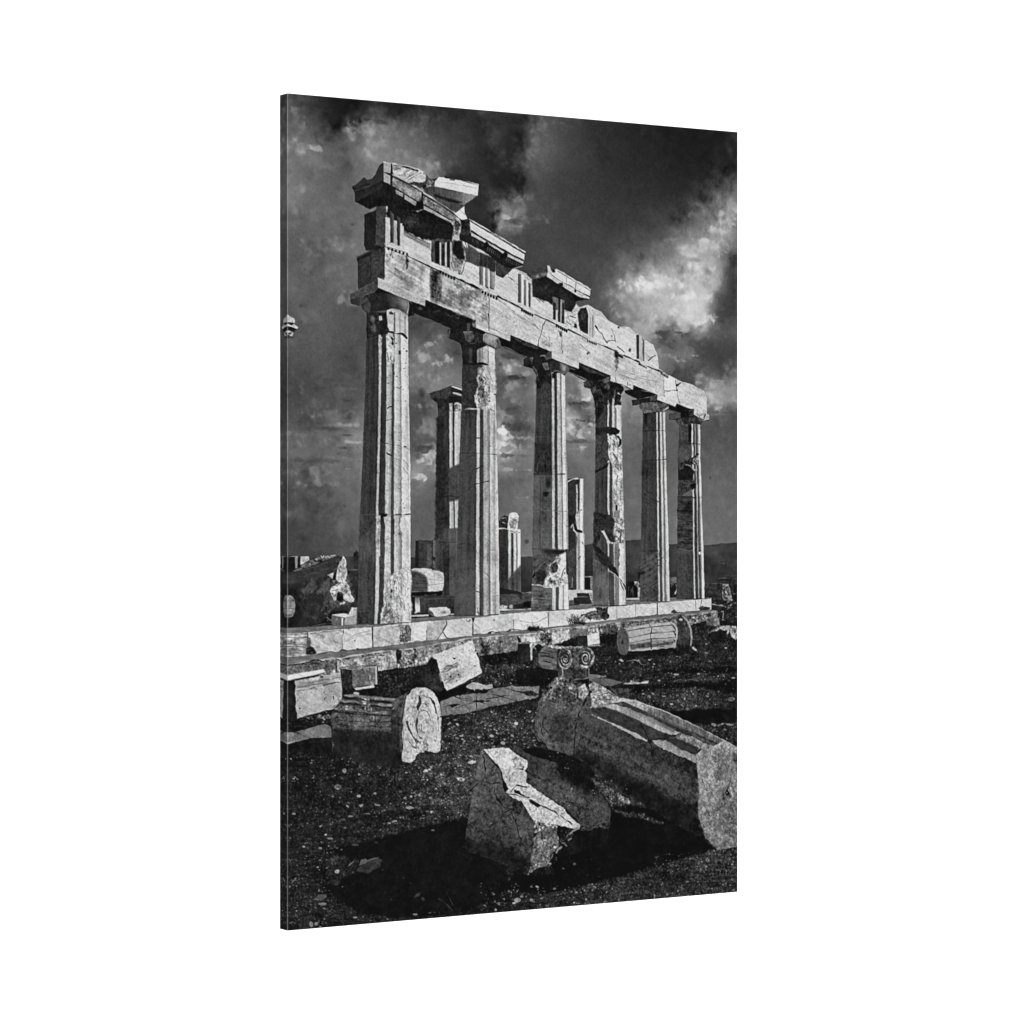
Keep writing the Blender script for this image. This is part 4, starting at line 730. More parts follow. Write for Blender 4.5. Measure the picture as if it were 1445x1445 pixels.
# underside of the beam between the capitals
fill('D', '700 310 865 300 1385 515 1370 560 1300 560 1240 600 1100 600 760 460 690 480', .09, 'slope', a=.5, r=.6); line('D', '790 400 1000 430 1200 500', 3.5, .2, r=3, op=.6, t='mottle'); line('D', '760 455 1100 600', 2, .3, r=1); line('D', '880 330 1370 520', 1.2, .2, .6)
fill('E', '575 235 1000 400 960 440 900 440 850 470 740 470 480 350 470 300', .08, 'plain', r=.5); fill('E', '580 240 690 290 880 370 840 385 660 310', .2, 'mottle', r=1); line('E', '500 350 740 465', 1.6, .30, r=.8); fill('E', '1275 520 1445 580 1445 680 1330 700 1180 620', .08, 'plain', r=.6); fill('E', '1290 535 1445 590 1445 610 1340 590', .2, 'mottle', r=1)
fill('C', '0 870 20 840 115 860 120 800 445 935 430 960 340 990 270 1010 200 985 10 900', .08, 'plain', r=.6); line('C', '20 905 200 985', 1.6, .36, r=.8); fill('C', '130 830 260 880 420 940 380 945 200 900', .18, 'mottle', r=1.2); line('C', '150 850 420 960', 1.4, .3, r=1, op=.7)
fill('C', '580 1090 670 1080 680 1035 920 1130 830 1160 720 1180 590 1120', .07, 'plain', r=.6); line('C', '590 1120 690 1170', 1.4, .3); fill('C', '1030 1230 1105 1220 1290 1290 1260 1320 1170 1330 1030 1280', .07, 'plain', r=.6); line('C', '1040 1290 1160 1330', 1.2, .25)
# architrave face
fill('W', '542.5 349 600 373 660 398.5 755 441 801.4 463 869 494 934 524 944 530 962 538.4 976 542.6 993.8 552.2 997.2 563.3 997 586 978.5 578.5 953.6 569 927.3 557 893.4 543 861.6 530 816 511 778.4 496.5 720.3 473 671.7 452 599.7 423 560 406 542.3 396.6', .70, 'marble', a=1.05, r=.5)
fill('A', '455 960 700 1030 920 1130 930 1445 560 1445 450 1250', .66, 'slope', a=1.2, r=.6, soft=4); fill('A', '580 1180 700 1210 760 1330 700 1400 600 1330', .55, 'slope', a=1, r=5, soft=12); fill('A', '760 1120 900 1160 920 1300 830 1260', .58, 'slope', r=5, soft=12); fill('A', '860 1180 920 1160 925 1445 830 1400', .76, 'marble', r=4, soft=10)
fill('A', '1025 1180 1230 1250 1440 1340 1440 1445 1020 1445', .50, 'slope', a=1.6, r=.8, soft=5); fill('D', '1020 30 1445 230 1445 540 1380 510 1020 350', .48, 'slope', a=1.8, r=.8, soft=5); fill('D', '1030 70 1150 110 1120 250 1060 300 1025 250', .64, 'marble', r=4, soft=8); fill('D', '1230 350 1380 420 1440 520 1240 440', .62, 'slope', r=4, soft=8); fill('D', '1240 250 1400 330 1360 380 1250 330', .38, 'slope', r=4, soft=9)
fill('A', '925 1160 1005 1180 1018 1280 1015 1445 925 1445', .18, 'worn', a=1.2, r=1.6, soft=8); fill('D', '930 -10 1005 10 1020 120 1010 320 985 345 930 325', .22, 'worn', a=1.3, r=1.8, soft=9); fill('A', '665 1010 685 1020 690 1150 672 1160', .22, 'rough', a=.7, r=1.5, soft=3); fill('A', '465 1000 520 1000 500 1070 470 1080', .55, 'rough', r=1)
lines('A', '530 960 515 1010 490 1080 460 1075/525 1010 535 1040/560 1150 590 1170', w=1.3, tone=.2, r=1); fill('B', '0 830 250 950 350 990 350 1290 0 1150', .60, 'slope', a=1.7, r=1, soft=8); fill('B', '60 900 180 960 200 1080 90 1040', .48, 'slope', a=1.3, r=5, soft=12); fill('B', '20 980 120 1010 160 1110 60 1090', .42, 'slope', r=5, soft=12)
line('B', '362 1010 358 1330', 1.5, .35, r=.8); line('B', '355 1180 358 1300', 1.6, .16, r=1); line('E', '360 20 358 170', 1.3, .16, r=1); lines('B', '470 1180 510 1150/450 1030 620 1160/820 1280 850 1330/720 1190 870 1330/600 1160 740 1260', w=.9, tone=.45, r=1)
lines('E', '935 95 905 150 890 230 870 280 858 350', w=1.6, tone=.14, r=1.2); fill('E', '1060 190 1110 200 1100 260 1075 250', .33, 'rough', a=1.2, r=2, soft=4); line('E', '1100 210 1105 420', 1.5, .25, r=1); lines('E', '650 30 830 140/700 60 930 220/900 230 1000 330/1290 330 1360 400', w=.9, tone=.5, r=1); fill('E', '1360 430 1400 400 1390 430', .2, 'rough', r=1.5); fill('E', '900 280 1000 330 960 350 900 320', .5, 'rough', r=2, soft=5)
line('C', '480 700 500 760 490 960', 2.2, .3, r=1.5, op=.8); fill('C', '480 690 520 710 525 870 490 880', .45, 'mottle', r=2, soft=4); fill('C', '485 690 520 700 510 760 490 750', .12, 'rough', r=1.5); lines('C', '525 870 700 940 830 960/530 930 700 990/530 890 620 930/720 960 940 1010/760 1090 960 1130', w=1, tone=.52, r=1.6); line('C', '500 960 505 1010', 1.8, .2, r=1)
line('C', '985 930 990 1140', 1.6, .3, r=.8); lines('C', '990 1090 1030 1100 1060 1085 1110 1090', w=1.4, tone=.15, r=1); lines('C', '1105 985 1115 1060 1130 1160 1140 1215', w=1.8, tone=.15, r=1.2); fill('C', '1105 1030 1170 1005 1130 1050 1112 1050', .1, None, r=.8); fill('C', '1105 1085 1130 1080 1125 1110', .06, None); lines('C', '1190 1080 1190 1220', w=.9, tone=.5, r=1)
fill('C', '985 940 1040 935 1100 980 1110 1080 1030 1095 990 1085', .80, 'marble', a=.7, r=.5); fill('C', '1000 1105 1115 1095 1130 1190 1105 1250 990 1200', .76, 'marble', a=.7, r=.5); fill('C', '1135 1050 1175 1005 1270 1030 1400 1100 1425 1180 1420 1330 1300 1285 1145 1220', .70, 'marble', a=1, r=.6); fill('C', '1300 1270 1420 1330 1400 1400 1340 1370 1300 1350', .62, 'rough', a=.9, r=1)
oval('C', 215, 705, 10, 18, .35, rot=30); oval('C', 158, 563, 7, 7, .15); lines('C', '20 860 80 880', w=1, tone=.4)
# frieze band
fill('W', '544 290 600 300 660 335 700 352 724 378 741 385 757 393 800 440 829 430 848 440 858 452 873 461 888 462 899 472 915 484 922 490 928 502 929 520 935 524 934 525 869 494 801.4 463.5 755 442 660 399 600 373.5 544 348', .70, 'marble', a=.9, r=.5)
# frieze end faces, in shade
fill('A', '300 575 370 548 462 555 457 930 440 948 300 970 255 965 240 900 243 780 245 600', .115, 'mottle', a=.3, r=.5); fill('A', '365 500 462 490 470 560 457 930 430 930 355 905 360 700', .23, 'mottle', a=.45, r=.6); line('A', '365 560 350 900', 1.5, .08, r=1)
fill('A', '165 1030 300 965 457 940 450 1245 385 1245 385 1290 180 1362 175 1070', .165, 'mottle', a=.4, r=.5); line('A', '310 975 312 1290', 1.3, .07, r=1); fill('A', '315 960 445 945 445 1240 385 1245 320 1270', .195, 'mottle', a=.5, r=.6, soft=3); line('A', '165 1035 300 968', 1.6, .27); fill('A', '165 1050 305 980 300 1020 170 1070', .11, 'plain')
# metopes, triglyphs and the shade of the cornice
fill('A', '640 755 730 780 930 880 925 1080 640 950', .72, 'marble', a=.8, r=.5); fill('A', '640 755 920 890 920 960 640 800', .52, 'slope', a=.9, r=1, soft=4); line('A', '640 770 915 905', 1.5, .33, r=1); line('A', '640 800 900 935', 1, .42, r=1)
fill('A', '480 530 640 520 1150 690 1160 800 1140 880 930 880 900 850 830 850 640 755 630 690 600 690 550 660 510 640 470 620', .09, 'mottle', a=.35, r=2, soft=3); fill('A', '640 600 780 620 800 720 700 740 640 690', .17, 'mottle', a=.8, r=4, soft=8)
fill('A', '460 625 508 640 506 895 460 880', .70, 'marble', a=.6, r=.4); fill('A', '508 560 545 600 542 885 508 885', .2, 'plain', r=.4, g='508 700 .15 543 700 .30'); fill('A', '542 665 572 680 578 910 545 895', .62, 'marble', a=.6, r=.4); fill('A', '572 610 612 640 610 918 580 915', .18, 'plain', r=.4, g='575 700 .13 612 700 .28'); fill('A', '612 700 645 720 645 950 612 930', .70, 'marble', a=.6, r=.4); line('A', '545 660 545 890', 1, .35)
fill('A', '925 860 1010 840 1150 860 1145 1150 1020 1120 925 1080', .24, 'mottle', a=.8, r=.8); fill('A', '965 880 1010 860 1005 1100 965 1090', .07, 'plain', r=.4); fill('A', '1012 890 1028 880 1028 1125 1015 1125', .66, 'plain', r=.3); fill('A', '1030 890 1065 900 1066 1120 1030 1120', .14, 'rough', a=.5, r=.4); fill('A', '1066 890 1084 880 1084 1150 1066 1140', .62, 'marble', r=.3); fill('A', '1086 890 1118 880 1118 1150 1088 1130', .13, 'plain', r=.4); fill('A', '1120 880 1142 890 1140 1170 1118 1160', .6, 'marble', r=.3); lines('A', '1110 1160 1135 1130 1130 1090', w=1.2, tone=.2)
fill('A', '1145 850 1240 870 1270 960 1295 1040 1260 1080 1250 1200 1225 1215 1148 1170', .5, 'mottle', a=1.1, r=.8); fill('A', '1145 850 1235 870 1265 1000 1265 1055 1200 1060 1148 990', .10, 'mottle', a=.4, r=1.5, soft=4); line('A', '1270 880 1300 970 1300 1040 1260 1090 1245 1200', 1.6, .12, r=1); fill('A', '1200 1200 1240 1190 1230 1220', .05, None)
fill('A', '1300 900 1445 1000 1445 1130 1280 1075 1300 1030', .28, 'shade', r=.8, soft=3); fill('A', '1255 1080 1420 1140 1420 1330 1240 1215', .72, 'marble', a=.8, r=.5)
fill('B', '100 640 260 700 258 890 60 790', .72, 'marble', a=.8, r=.5); lines('B', '130 560 150 620 105 670 95 740 75 775', w=1.5, tone=.15, r=1); fill('B', '100 480 150 520 260 560 262 700 130 640', .27, 'shade', a=1.2, r=.6, soft=2.5)
fill('B', '258 560 420 620 418 930 258 880', .5, 'flute', a=.8, r=.4); fill('B', '262 600 300 610 298 880 262 870', .34, 'plain', soft=2, g='262 800 .26 300 800 .52'); fill('B', '300 680 322 690 322 905 300 895', .78, None, r=.3); fill('B', '322 700 350 710 350 910 322 900', .48, 'plain', soft=2, g='322 800 .36 350 800 .6'); fill('B', '350 715 370 720 370 920 350 912', .74, None, r=.3); fill('B', '370 720 408 740 405 925 370 915', .5, 'plain', soft=2, g='370 800 .36 408 800 .64'); fill('B', '258 540 430 610 430 760 350 715 258 690', .17, 'mottle', a=.4, r=1, soft=3); lines('B', '300 580 298 690/345 600 345 700', w=1.4, tone=.3, op=.6); lines('B', '330 905 350 915/370 910 400 925', w=1.6, tone=.12)
fill('B', '420 740 500 815 605 715 660 750 655 1070 418 950', .74, 'marble', a=.8, r=.5); lines('B', '555 800 600 830 630 850 650 880', w=1.4, tone=.15, r=1); fill('B', '430 620 620 700 500 815 430 780', .21, 'mottle', a=.4, r=.4); line('B', '455 690 560 780', 1.1, .3, r=1); line('B', '435 640 432 770', 1.2, .12)
fill('B', '655 770 690 775 690 1065 655 1060', .3, 'plain', soft=2, r=.4, g='655 900 .20 690 900 .46'); fill('B', '690 770 715 790 715 1085 690 1075', .78, None, r=.3); fill('B', '715 830 742 840 740 1095 715 1085', .42, 'plain', soft=2, g='715 900 .30 742 900 .56'); fill('B', '740 820 762 830 762 1105 740 1095', .76, None, r=.3); fill('B', '762 860 790 870 785 1112 762 1105', .3, 'plain', soft=2, g='762 900 .2 788 900 .46'); fill('B', '742 800 800 800 790 850 745 830', .66, 'rough', a=.7)
fill('B', '790 930 810 1000 1010 1080 1010 1230 790 1120', .74, 'marble', a=.7, r=.5); fill('B', '800 820 900 820 1100 900 1240 1020 1240 1080 1200 1160 1120 1130 1010 1080 800 1000', .12, 'mottle', a=.5, r=1.2, soft=3); lines('B', '840 1020 880 1060/870 1030 920 1060', w=1.4, tone=.2, r=1.5)
fill('B', '1010 1000 1130 1040 1130 1280 1010 1230', .38, 'mottle', a=.8, r=.5); fill('B', '1015 1060 1040 1060 1035 1240 1012 1230', .13, None); fill('B', '1042 1140 1060 1140 1058 1250 1040 1245', .7, None, r=.3); fill('B', '1064 1000 1090 1010 1086 1260 1066 1255', .09, None); fill('B', '1088 1050 1102 1060 1098 1265 1086 1262', .55, None, r=.3); fill('B', '1104 1060 1130 1070 1122 1280 1102 1270', .14, None)
fill('B', '1130 1140 1200 1165 1250 1080 1295 1120 1265 1180 1275 1340 1130 1285', .70, 'rough', a=.6, r=.7); fill('B', '1225 1275 1250 1280 1260 1330 1220 1320', .08, None, r=1); lines('B', '1190 1200 1240 1220/1150 1250 1190 1290', w=1.3, tone=.25, r=1.2)
fill('B', '1265 1180 1290 1120 1350 1110 1372 1180 1370 1390 1290 1350 1275 1300', .13, 'flute', a=.8, r=.7); fill('B', '1300 1150 1340 1150 1340 1260 1300 1250', .2, 'mottle', soft=4); fill('C', '195 250 240 260 265 290 285 330 280 560 215 530 225 290', .68, 'flute', a=.7, r=.5); lines('C', '232 275 232 535/262 320 262 550', w=1.2, tone=.35); line('C', '225 290 220 530', 2, .85)
fill('C', '285 330 345 330 385 375 430 400 500 430 530 445 600 470 700 530 700 770 560 710 500 680 285 560', .76, 'marble', a=.7, r=.7); lines('C', '290 440 320 480 350 510 385 580 405 605', w=2.0, tone=.12, r=1); lines('C', '405 600 430 585 490 580/455 465 480 540 495 595/510 645 580 700', w=1.3, tone=.22, r=1); oval('C', 525, 450, 10, 10, .25, 'rough'); oval('C', 640, 680, 14, 18, .25, 'rough'); oval('C', 455, 535, 7, 7, .2)
fill('C', '705 525 735 525 735 770 708 765', .2, 'plain', r=.3); fill('C', '735 525 762 535 762 785 735 772', .66, 'plain', r=.3); fill('C', '765 560 788 575 788 795 765 785', .3, 'plain', r=.3); line('C', '770 570 770 790', 1.2, .75); fill('C', '790 570 880 630 890 670 920 720 930 790 935 870 790 800', .72, 'marble', a=.8, r=.8); lines('C', '830 790 860 760 905 730', w=1.3, tone=.22, r=1); line('C', '800 710 850 770', .8, .5)
# string course with its drops
for seg_ in ('A 465 900 645 975 680 1000', 'A 650 960 1010 1150', 'A 1010 1130 1445 1335', 'B 0 778 300 920', 'B 300 920 700 1110', 'B 700 1105 1060 1280', 'B 1060 1275 1380 1425', 'C 0 455 220 560', 'C 220 555 520 695', 'C 520 695 740 800', 'C 740 795 980 910'):
    q_ = seg_.split(' ', 1)
    line(q_[0], q_[1], 1.9, .74, .85, r=.6)
for s_ in ('A 690 1020 930 1140', 'A 930 1140 1030 1180', 'A 1160 1235 1445 1365', 'B 0 800 290 945', 'B 450 1000 700 1125', 'B 820 1180 1055 1290', 'B 1170 1335 1370 1430', 'C 10 470 210 570', 'C 310 610 505 695', 'C 580 735 740 805', 'C 820 845 970 908'):
    q_ = s_.split(' ', 1)
    line(q_[0], q_[1], 2.4, .09, .95, r=.6)
for tl, x0, y0, x1, y1, n in (('A', 490, 945, 680, 1005, 6), ('A', 1020, 1185, 1160, 1255, 6), ('B', 295, 955, 435, 1022, 6), ('B', 695, 1140, 800, 1192, 6), ('B', 1050, 1300, 1150, 1352, 6), ('C', 210, 585, 295, 620, 6), ('C', 525, 735, 565, 752, 4), ('C', 735, 822, 805, 858, 6), ('C', 960, 920, 1025, 956, 5)):
    for k_ in range(n):
        f_ = k_ / (n - 1)
        oval(tl, x0 + f_ * (x1 - x0), y0 + f_ * (y1 - y0), 11 if tl != 'C' else 7, 17 if tl != 'C' else 12, .09, None, own=False)
    line(tl, [x0 - 8, y0 - 16, x1 + 8, y1 - 16], 1.0, .2, .7)
fill('A', '450 890 490 905 480 950 455 940', .5, 'rough', r=1)

part('printed_cornice', 'broken cornice overhanging the left corner of the frieze')
fill('A', '440 65 400 95 375 150 350 200 320 232 275 245 240 212 175 280 118 315 130 345 146 375 150 470 300 548 370 515 560 520 780 560 840 540 850 380 560 200', .10, 'shade', a=.6, r=.5)
fill('A', '440 70 402 98 378 152 350 205 322 236 275 248 240 216 180 282 125 318 150 370 300 320 430 255', .165, 'slope', a=.4, r=.5, soft=2); fill('A', '150 375 300 330 440 265 420 330 250 420 165 465', .125, 'mottle', a=.3, r=.6, soft=3); line('A', '150 465 300 380 430 290', 1.4, .2, .5, r=1.5); line('A', '130 340 300 290', 1.3, .08, .8, r=1)
fill('A', '440 66 515 82 508 295 442 262', .58, 'marble', a=.7, r=.4); line('A', '442 165 512 195', 2.2, .12); line('A', '442 66 514 82', 1.4, .7); fill('A', '515 78 535 85 525 300 508 298', .08, None, r=.4)
fill('A', '528 85 800 145 868 172 872 245 800 315 690 275 545 195', .66, 'rough', a=.6, r=.6); line('A', '528 78 800 140 865 165', 1.6, .74, r=.5); lines('A', '545 100 640 112 790 155', w=2.0, tone=.12, r=.8); fill('A', '535 105 650 115 580 150 540 140', .42, 'mottle', r=1.5, soft=3); lines('A', '600 200 720 140/660 240 780 170/690 250 820 180', w=1.2, tone=.45, r=1.5)
fill('A', '680 278 770 265 860 270 850 315 800 325', .2, 'mottle', a=.7, r=1); fill('A', '760 180 850 190 865 245 800 280 760 240', .7, 'marble', a=1, r=1.2)
fill('A', '540 208 835 360 825 470 770 455 525 308 530 240', .42, 'mottle', a=.9, r=.5); fill('A', '640 290 760 350 815 390 800 450 680 380', .52, 'mottle', r=3, soft=8); line('A', '535 195 660 250 835 360', 2.0, .62, r=.6); line('A', '545 218 700 295 830 372', 2.0, .11, r=.5); line('A', '525 310 640 380 790 470', 2.0, .09, r=.6)
fill('A', '562 345 640 385 635 420 570 385', .5, 'marble', r=.4); fill('A', '655 395 775 470 765 512 655 440', .55, 'marble', r=.4); fill('A', '560 390 770 515 840 545 700 560 480 540 430 400 450 300', .085, 'plain', r=1)
fill('A', '828 370 850 385 840 470 860 540 790 560 780 490 820 460', .06, None, r=1)
fill('A', '868 180 905 225 960 240 1000 222 960 305 900 335 845 330 872 250', .3, 'rough', a=1.1, r=1.2); fill('A', '950 245 1005 218 985 270 955 290', .12, 'rough', r=1); lines('A', '900 260 940 280/880 300 920 300', w=1.6, tone=.5, r=1.5)
fill('A', '850 335 960 305 1050 340 1400 400 1265 500 1190 560 1170 580 1050 500 930 410 860 370', .30, 'shade', a=1.5, r=.4, g='880 350 .17 1330 430 .46'); fill('A', '960 395 1060 420 1240 470 1200 490 1100 470 980 420', .09, 'plain', r=.8, soft=5); fill('A', '930 412 1080 480 1255 500 1172 575 1050 500', .26, 'shade', a=1.2, r=.5)
fill('A', '1003 215 1110 232 1240 252 1410 288 1400 408 1180 358 960 312 965 265 985 250', .77, 'marble', a=.7, r=.5); lines('A', '1075 222 1110 225/1120 240 1160 245/1165 232 1200 240/1230 245 1260 252', w=2.6, tone=.18, r=1.2); line('A', '1250 258 1405 298', 1.1, .35); line('A', '985 260 1390 330', .9, .62, r=1); fill('A', '965 260 1000 225 1010 300 965 305', .74, 'marble')
fill('A', '1265 510 1266 580 1298 648 1235 655 1165 590', .80, 'plain', r=.4); line('A', '1215 545 1270 600', 1, .4)
fill('A', '848 392 1150 590 1145 660 1040 605 850 500', .46, 'mottle', a=1.0, r=.5); fill('A', '850 400 960 460 1000 520 900 480 850 450', .38, 'rough', a=1, r=3, soft=6); line('A', '848 378 1000 470 1165 580', 1.8, .66, r=.5); line('A', '850 398 1000 492 1150 590', 1.8, .1, r=.5); line('A', '850 500 1000 580 1130 655', 1.9, .08, r=.5); fill('A', '850 510 1030 610 1130 662 1130 682 1030 635 850 545', .58, 'marble', r=.5)
fill('A', '850 545 1030 640 1130 685 1150 760 1100 700 1000 690 850 620 760 580', .07, 'plain', r=1); fill('A', '1145 600 1200 640 1245 690 1230 770 1195 812 1160 795 1155 720 1135 690', .55, 'rough', a=1.1, r=1); fill('A', '1170 660 1220 690 1200 760 1165 750', .25, 'rough', a=1.2, r=1.5); lines('A', '1200 640 1240 690 1225 770 1185 810', w=1.6, tone=.74, r=1)
fill('A', '1240 660 1300 640 1315 700 1330 790 1240 830 1215 820 1240 760', .12, 'rough', a=.6, r=1); line('A', '1300 640 1305 700 1330 760', 2, .06); line('A', '1230 840 1300 820 1380 860', 2, .2, r=1.5)
part('printed_cornice', 'straight bright length of cornice over the second and third metopes')
fill('B', '150 205 180 225 730 548 720 660 700 690 605 720 500 690 300 540 140 460 60 420 60 380 160 370', .11, 'mottle', a=.3, r=.6); fill('B', '160 222 725 556 718 640 540 540 172 325', .74, 'marble', a=.6, r=.4); line('B', '158 212 400 352 728 548', 1.6, .82, r=.4); line('B', '165 232 400 372 722 564', 1.6, .14, r=.4); line('B', '180 335 540 545 715 632', 2.2, .10, r=.4)
fill('B', '175 345 420 490 540 560 715 645 705 668 540 590 440 520 360 475 180 380', .64, 'marble', a=.6, r=.4); fill('B', '285 495 335 440 360 470 350 505 310 515', .06, None, r=.6); fill('B', '470 595 525 542 550 570 540 600 500 612', .06, None, r=.6); fill('B', '180 400 300 470 290 500 190 440', .15, 'mottle', r=1)
for k_ in range(7):
    line('B', [350 + k_ * 20, 500 + k_ * 13, 342 + k_ * 20, 528 + k_ * 13], 1.1, .33, .75); line('B', [545 + k_ * 20, 608 + k_ * 10, 534 + k_ * 20, 636 + k_ * 10], 1.1, .33, .75)
line('B', '605 718 700 690', 1.6, .5); fill('B', '60 210 130 230 150 205 160 300 175 360 60 390 80 280', .14, 'rough', a=.9, r=1); line('B', '155 260 172 300 168 350', 1.3, .5)
part('printed_cornice', 'short separate length of cornice over the fifth metope')
fill('B', '735 775 950 685 990 790 800 825', .23, 'slope', a=.6, r=.5); fill('B', '780 800 950 750 960 800 830 830', .38, 'mottle', r=1, soft=4)
fill('B', '800 830 960 790 1080 880 1240 960 1395 1030 1290 1045 1240 1050 1100 920 850 850', .10, 'plain', r=.6); fill('B', '950 685 975 680 990 740 1000 790 1080 840 1060 870 950 800 960 740', .72, 'marble', r=.6)
fill('B', '1045 720 1395 928 1385 1000 1230 930 1000 790 990 740', .76, 'marble', a=.6, r=.4); oval('B', 1018, 742, 18, 16, .1, 'rough'); line('B', '1045 718 1398 926', 1.4, .82); line('B', '1060 742 1390 940', 1.3, .2); line('B', '1000 782 1150 880 1385 1000', 2, .12); fill('B', '1000 790 1380 1010 1385 1028 1290 1010 1150 925 1000 815', .66, 'marble', r=.4); fill('B', '1075 860 1110 860 1115 890 1085 895', .1, None); line('B', '1245 858 1240 955', 1.8, .12); line('B', '1150 815 1148 905', 1, .5); oval('B', 1240, 942, 12, 16, .08)
fill('B', '1180 960 1260 1000 1370 1025 1290 1045 1240 1040', .07, None)

# ------------------------------------------------------------------ capitals
part('printed_capital', 'wide plain capital of the nearest column')
fill('D', '105 348 190 375 250 270 345 235 385 190 520 245 700 322 720 345 690 340 540 275 420 245 300 255 235 300 198 345', .07, None, r=.3)
fill('D', '198 340 230 300 300 250 420 240 540 262 640 290 690 325 752 385 755 430 730 470 690 482 685 465 600 410 520 402 470 420 400 425 270 445 230 410', .12, 'mottle', a=.35, r=.4)
fill('D', '505 265 600 272 665 300 698 345 690 400 672 445 620 402 540 385', .30, 'plain', r=.3, soft=20); fill('D', '590 275 660 302 698 345 690 400 672 445 630 400 610 340', .44, 'plain', r=.3, soft=14); oval('D', 668, 345, 24, 38, .55, None, soft=16, rot=-25, op=.7); line('D', '690 330 700 380 680 450', 1.8, .66, r=.3); fill('D', '700 330 755 385 755 430 730 470 690 482 700 400', .085, None)
fill('D', '205 330 280 270 320 380 300 440 230 410', .2, 'mottle', a=.6, r=.6, soft=4); line('D', '270 270 320 350 310 410', 1.5, .08, r=1); line('D', '350 250 380 320', 1.2, .07, r=1); line('D', '740 400 735 450', 1, .25)
fill('D', '98 258 345 130 385 118 385 190 345 235 250 270 190 375 105 348', .235, 'mottle', a=.5, r=.4); fill('D', '98 310 200 285 195 372 105 348', .16, 'plain', r=.4, soft=1.5); line('D', '98 258 345 130', 1.5, .3); fill('D', '345 110 388 95 385 190 350 205', .18, 'plain', r=.5)
fill('D', '384 90 450 118 700 230 866 305 862 376 700 320 520 245 384 188', .62, 'marble', a=1.1, r=.4); line('D', '384 90 866 304', 1.1, .72); line('D', '390 190 520 248 700 322 860 378', 1.4, .12, .7)
part('printed_capital', 'shaded capital of the second column')
fill('E', '0 150 225 165 575 300 480 330 470 365 430 380 340 345 240 390 100 350 85 400 70 330 0 290', .09, 'mottle', a=.4, r=.7); fill('D', '1095 620 1140 600 1260 570 1370 570 1440 620 1440 760 1250 800 1200 740 1100 700', .09, 'mottle', a=.4, r=.7); fill('D', '1100 640 1120 610 1112 700 1098 690', .24, 'plain')
fill('E', '295 235 330 216 400 228 450 265 478 312 474 352 432 380 395 348 340 330 300 300', .5, 'mottle', a=.5, r=.4); oval('E', 395, 268, 48, 30, .66, None, soft=12, rot=20, op=.8); fill('E', '300 300 340 345 395 345 430 380 330 330', .3, None, soft=9, own=False); fill('E', '430 290 455 280 478 315 474 352 432 378 448 340', .3, None, soft=4); line('E', '445 285 450 330 430 372', 1, .2)
fill('E', '105 205 190 200 215 260 170 320 120 290', .26, 'mottle', a=.7, r=1); line('E', '100 210 180 205', 1.3, .42); fill('E', '135 120 165 110 160 195 140 200', .25, 'plain', soft=3); line('E', '165 325 260 310', 1.6, .3); fill('E', '225 200 300 230 290 310 230 330 200 280', .12, 'mottle', r=1)
fill('E', '188 95 230 80 228 165 192 150', .32, 'mottle', r=.4); fill('E', '228 78 578 212 576 302 228 166', .68, 'marble', a=.9, r=.4); line('E', '230 115 575 250', 1, .52, r=.8); line('E', '228 168 576 305', 1.4, .12, .7); line('E', '358 130 358 190', 1.3, .15)
part('printed_capital', 'shaded capital of the third column')
fill('E', '708 488 760 462 900 450 1000 475 1170 545 1180 600 1130 650 1090 625 1000 620 960 640 900 760 880 700 845 650 805 580 710 552', .09, 'mottle', a=.45, r=.6); fill('E', '710 490 770 468 775 530 720 548', .12, 'plain'); fill('E', '780 470 810 465 800 530 780 540', .26, 'mottle', r=1)
fill('E', '905 530 960 520 975 590 930 600', .33, 'mottle', r=.8); fill('E', '985 500 1080 510 1160 545 1174 590 1150 630 1120 630 1070 605 990 610 970 550', .17, 'mottle', a=.5, r=.4); fill('E', '1090 525 1150 545 1168 585 1140 620 1100 600', .55, 'plain', r=.4, soft=9); fill('E', '1150 550 1175 590 1140 640 1125 630', .34, None, soft=4); line('E', '985 612 1060 600 1120 630', 1.6, .5)
fill('E', '805 560 845 640 850 660 870 700 850 600 820 560', .24, 'mottle', r=1); fill('E', '960 420 1000 400 1000 475 950 490 920 470', .24, 'mottle', a=.8, r=.8); fill('E', '1000 398 1276 515 1272 582 1000 477', .70, 'marble', a=.9, r=.4); line('E', '1000 478 1270 584', 1.4, .12, .7)
part('printed_capital', 'broken capital of the fourth column')
fill('C', '165 1005 230 985 340 985 445 935 500 990 580 1060 585 1090 555 1130 550 1240 290 1240 245 1110 235 1075 170 1060', .10, 'rough', a=.5, r=.8); fill('C', '165 1005 225 990 235 1070 170 1055', .2, 'mottle', a=.6); fill('C', '245 1070 290 1050 300 1140 260 1120', .26, 'mottle', r=1.2); oval('C', 410, 1055, 32, 34, .28, 'mottle', r=1.5, soft=3); fill('C', '300 1080 350 1080 400 1200 350 1240 300 1230', .11, 'rough', a=.7, r=2)
fill('C', '345 990 445 938 445 1000 380 1015', .3, 'mottle', a=.8, r=.8); oval('C', 380, 1100, 40, 24, .05, None, soft=3); line('C', '300 1100 340 1080 350 1130', 1.4, .3, r=1.5); line('C', '480 1180 490 1090 510 1060', 2, .35, r=1.5); line('C', '555 1130 585 1080', 2.6, .58, r=1); line('C', '520 1120 560 1140 545 1200', 2.4, .6, r=1); lines('C', '420 1200 420 1240/470 1180 470 1240', w=2.6, tone=.6, r=1)
fill('C', '445 932 670 1015 668 1082 590 1060 500 1010 440 992', .72, 'marble', a=.9, r=.6); line('C', '500 1010 660 1082', 1.6, .12, .8); line('C', '615 1010 620 1040', 1.1, .3); line('C', '490 960 500 1010', 2, .2, r=1)
part('printed_capital', 'rounded capital of the fifth column')
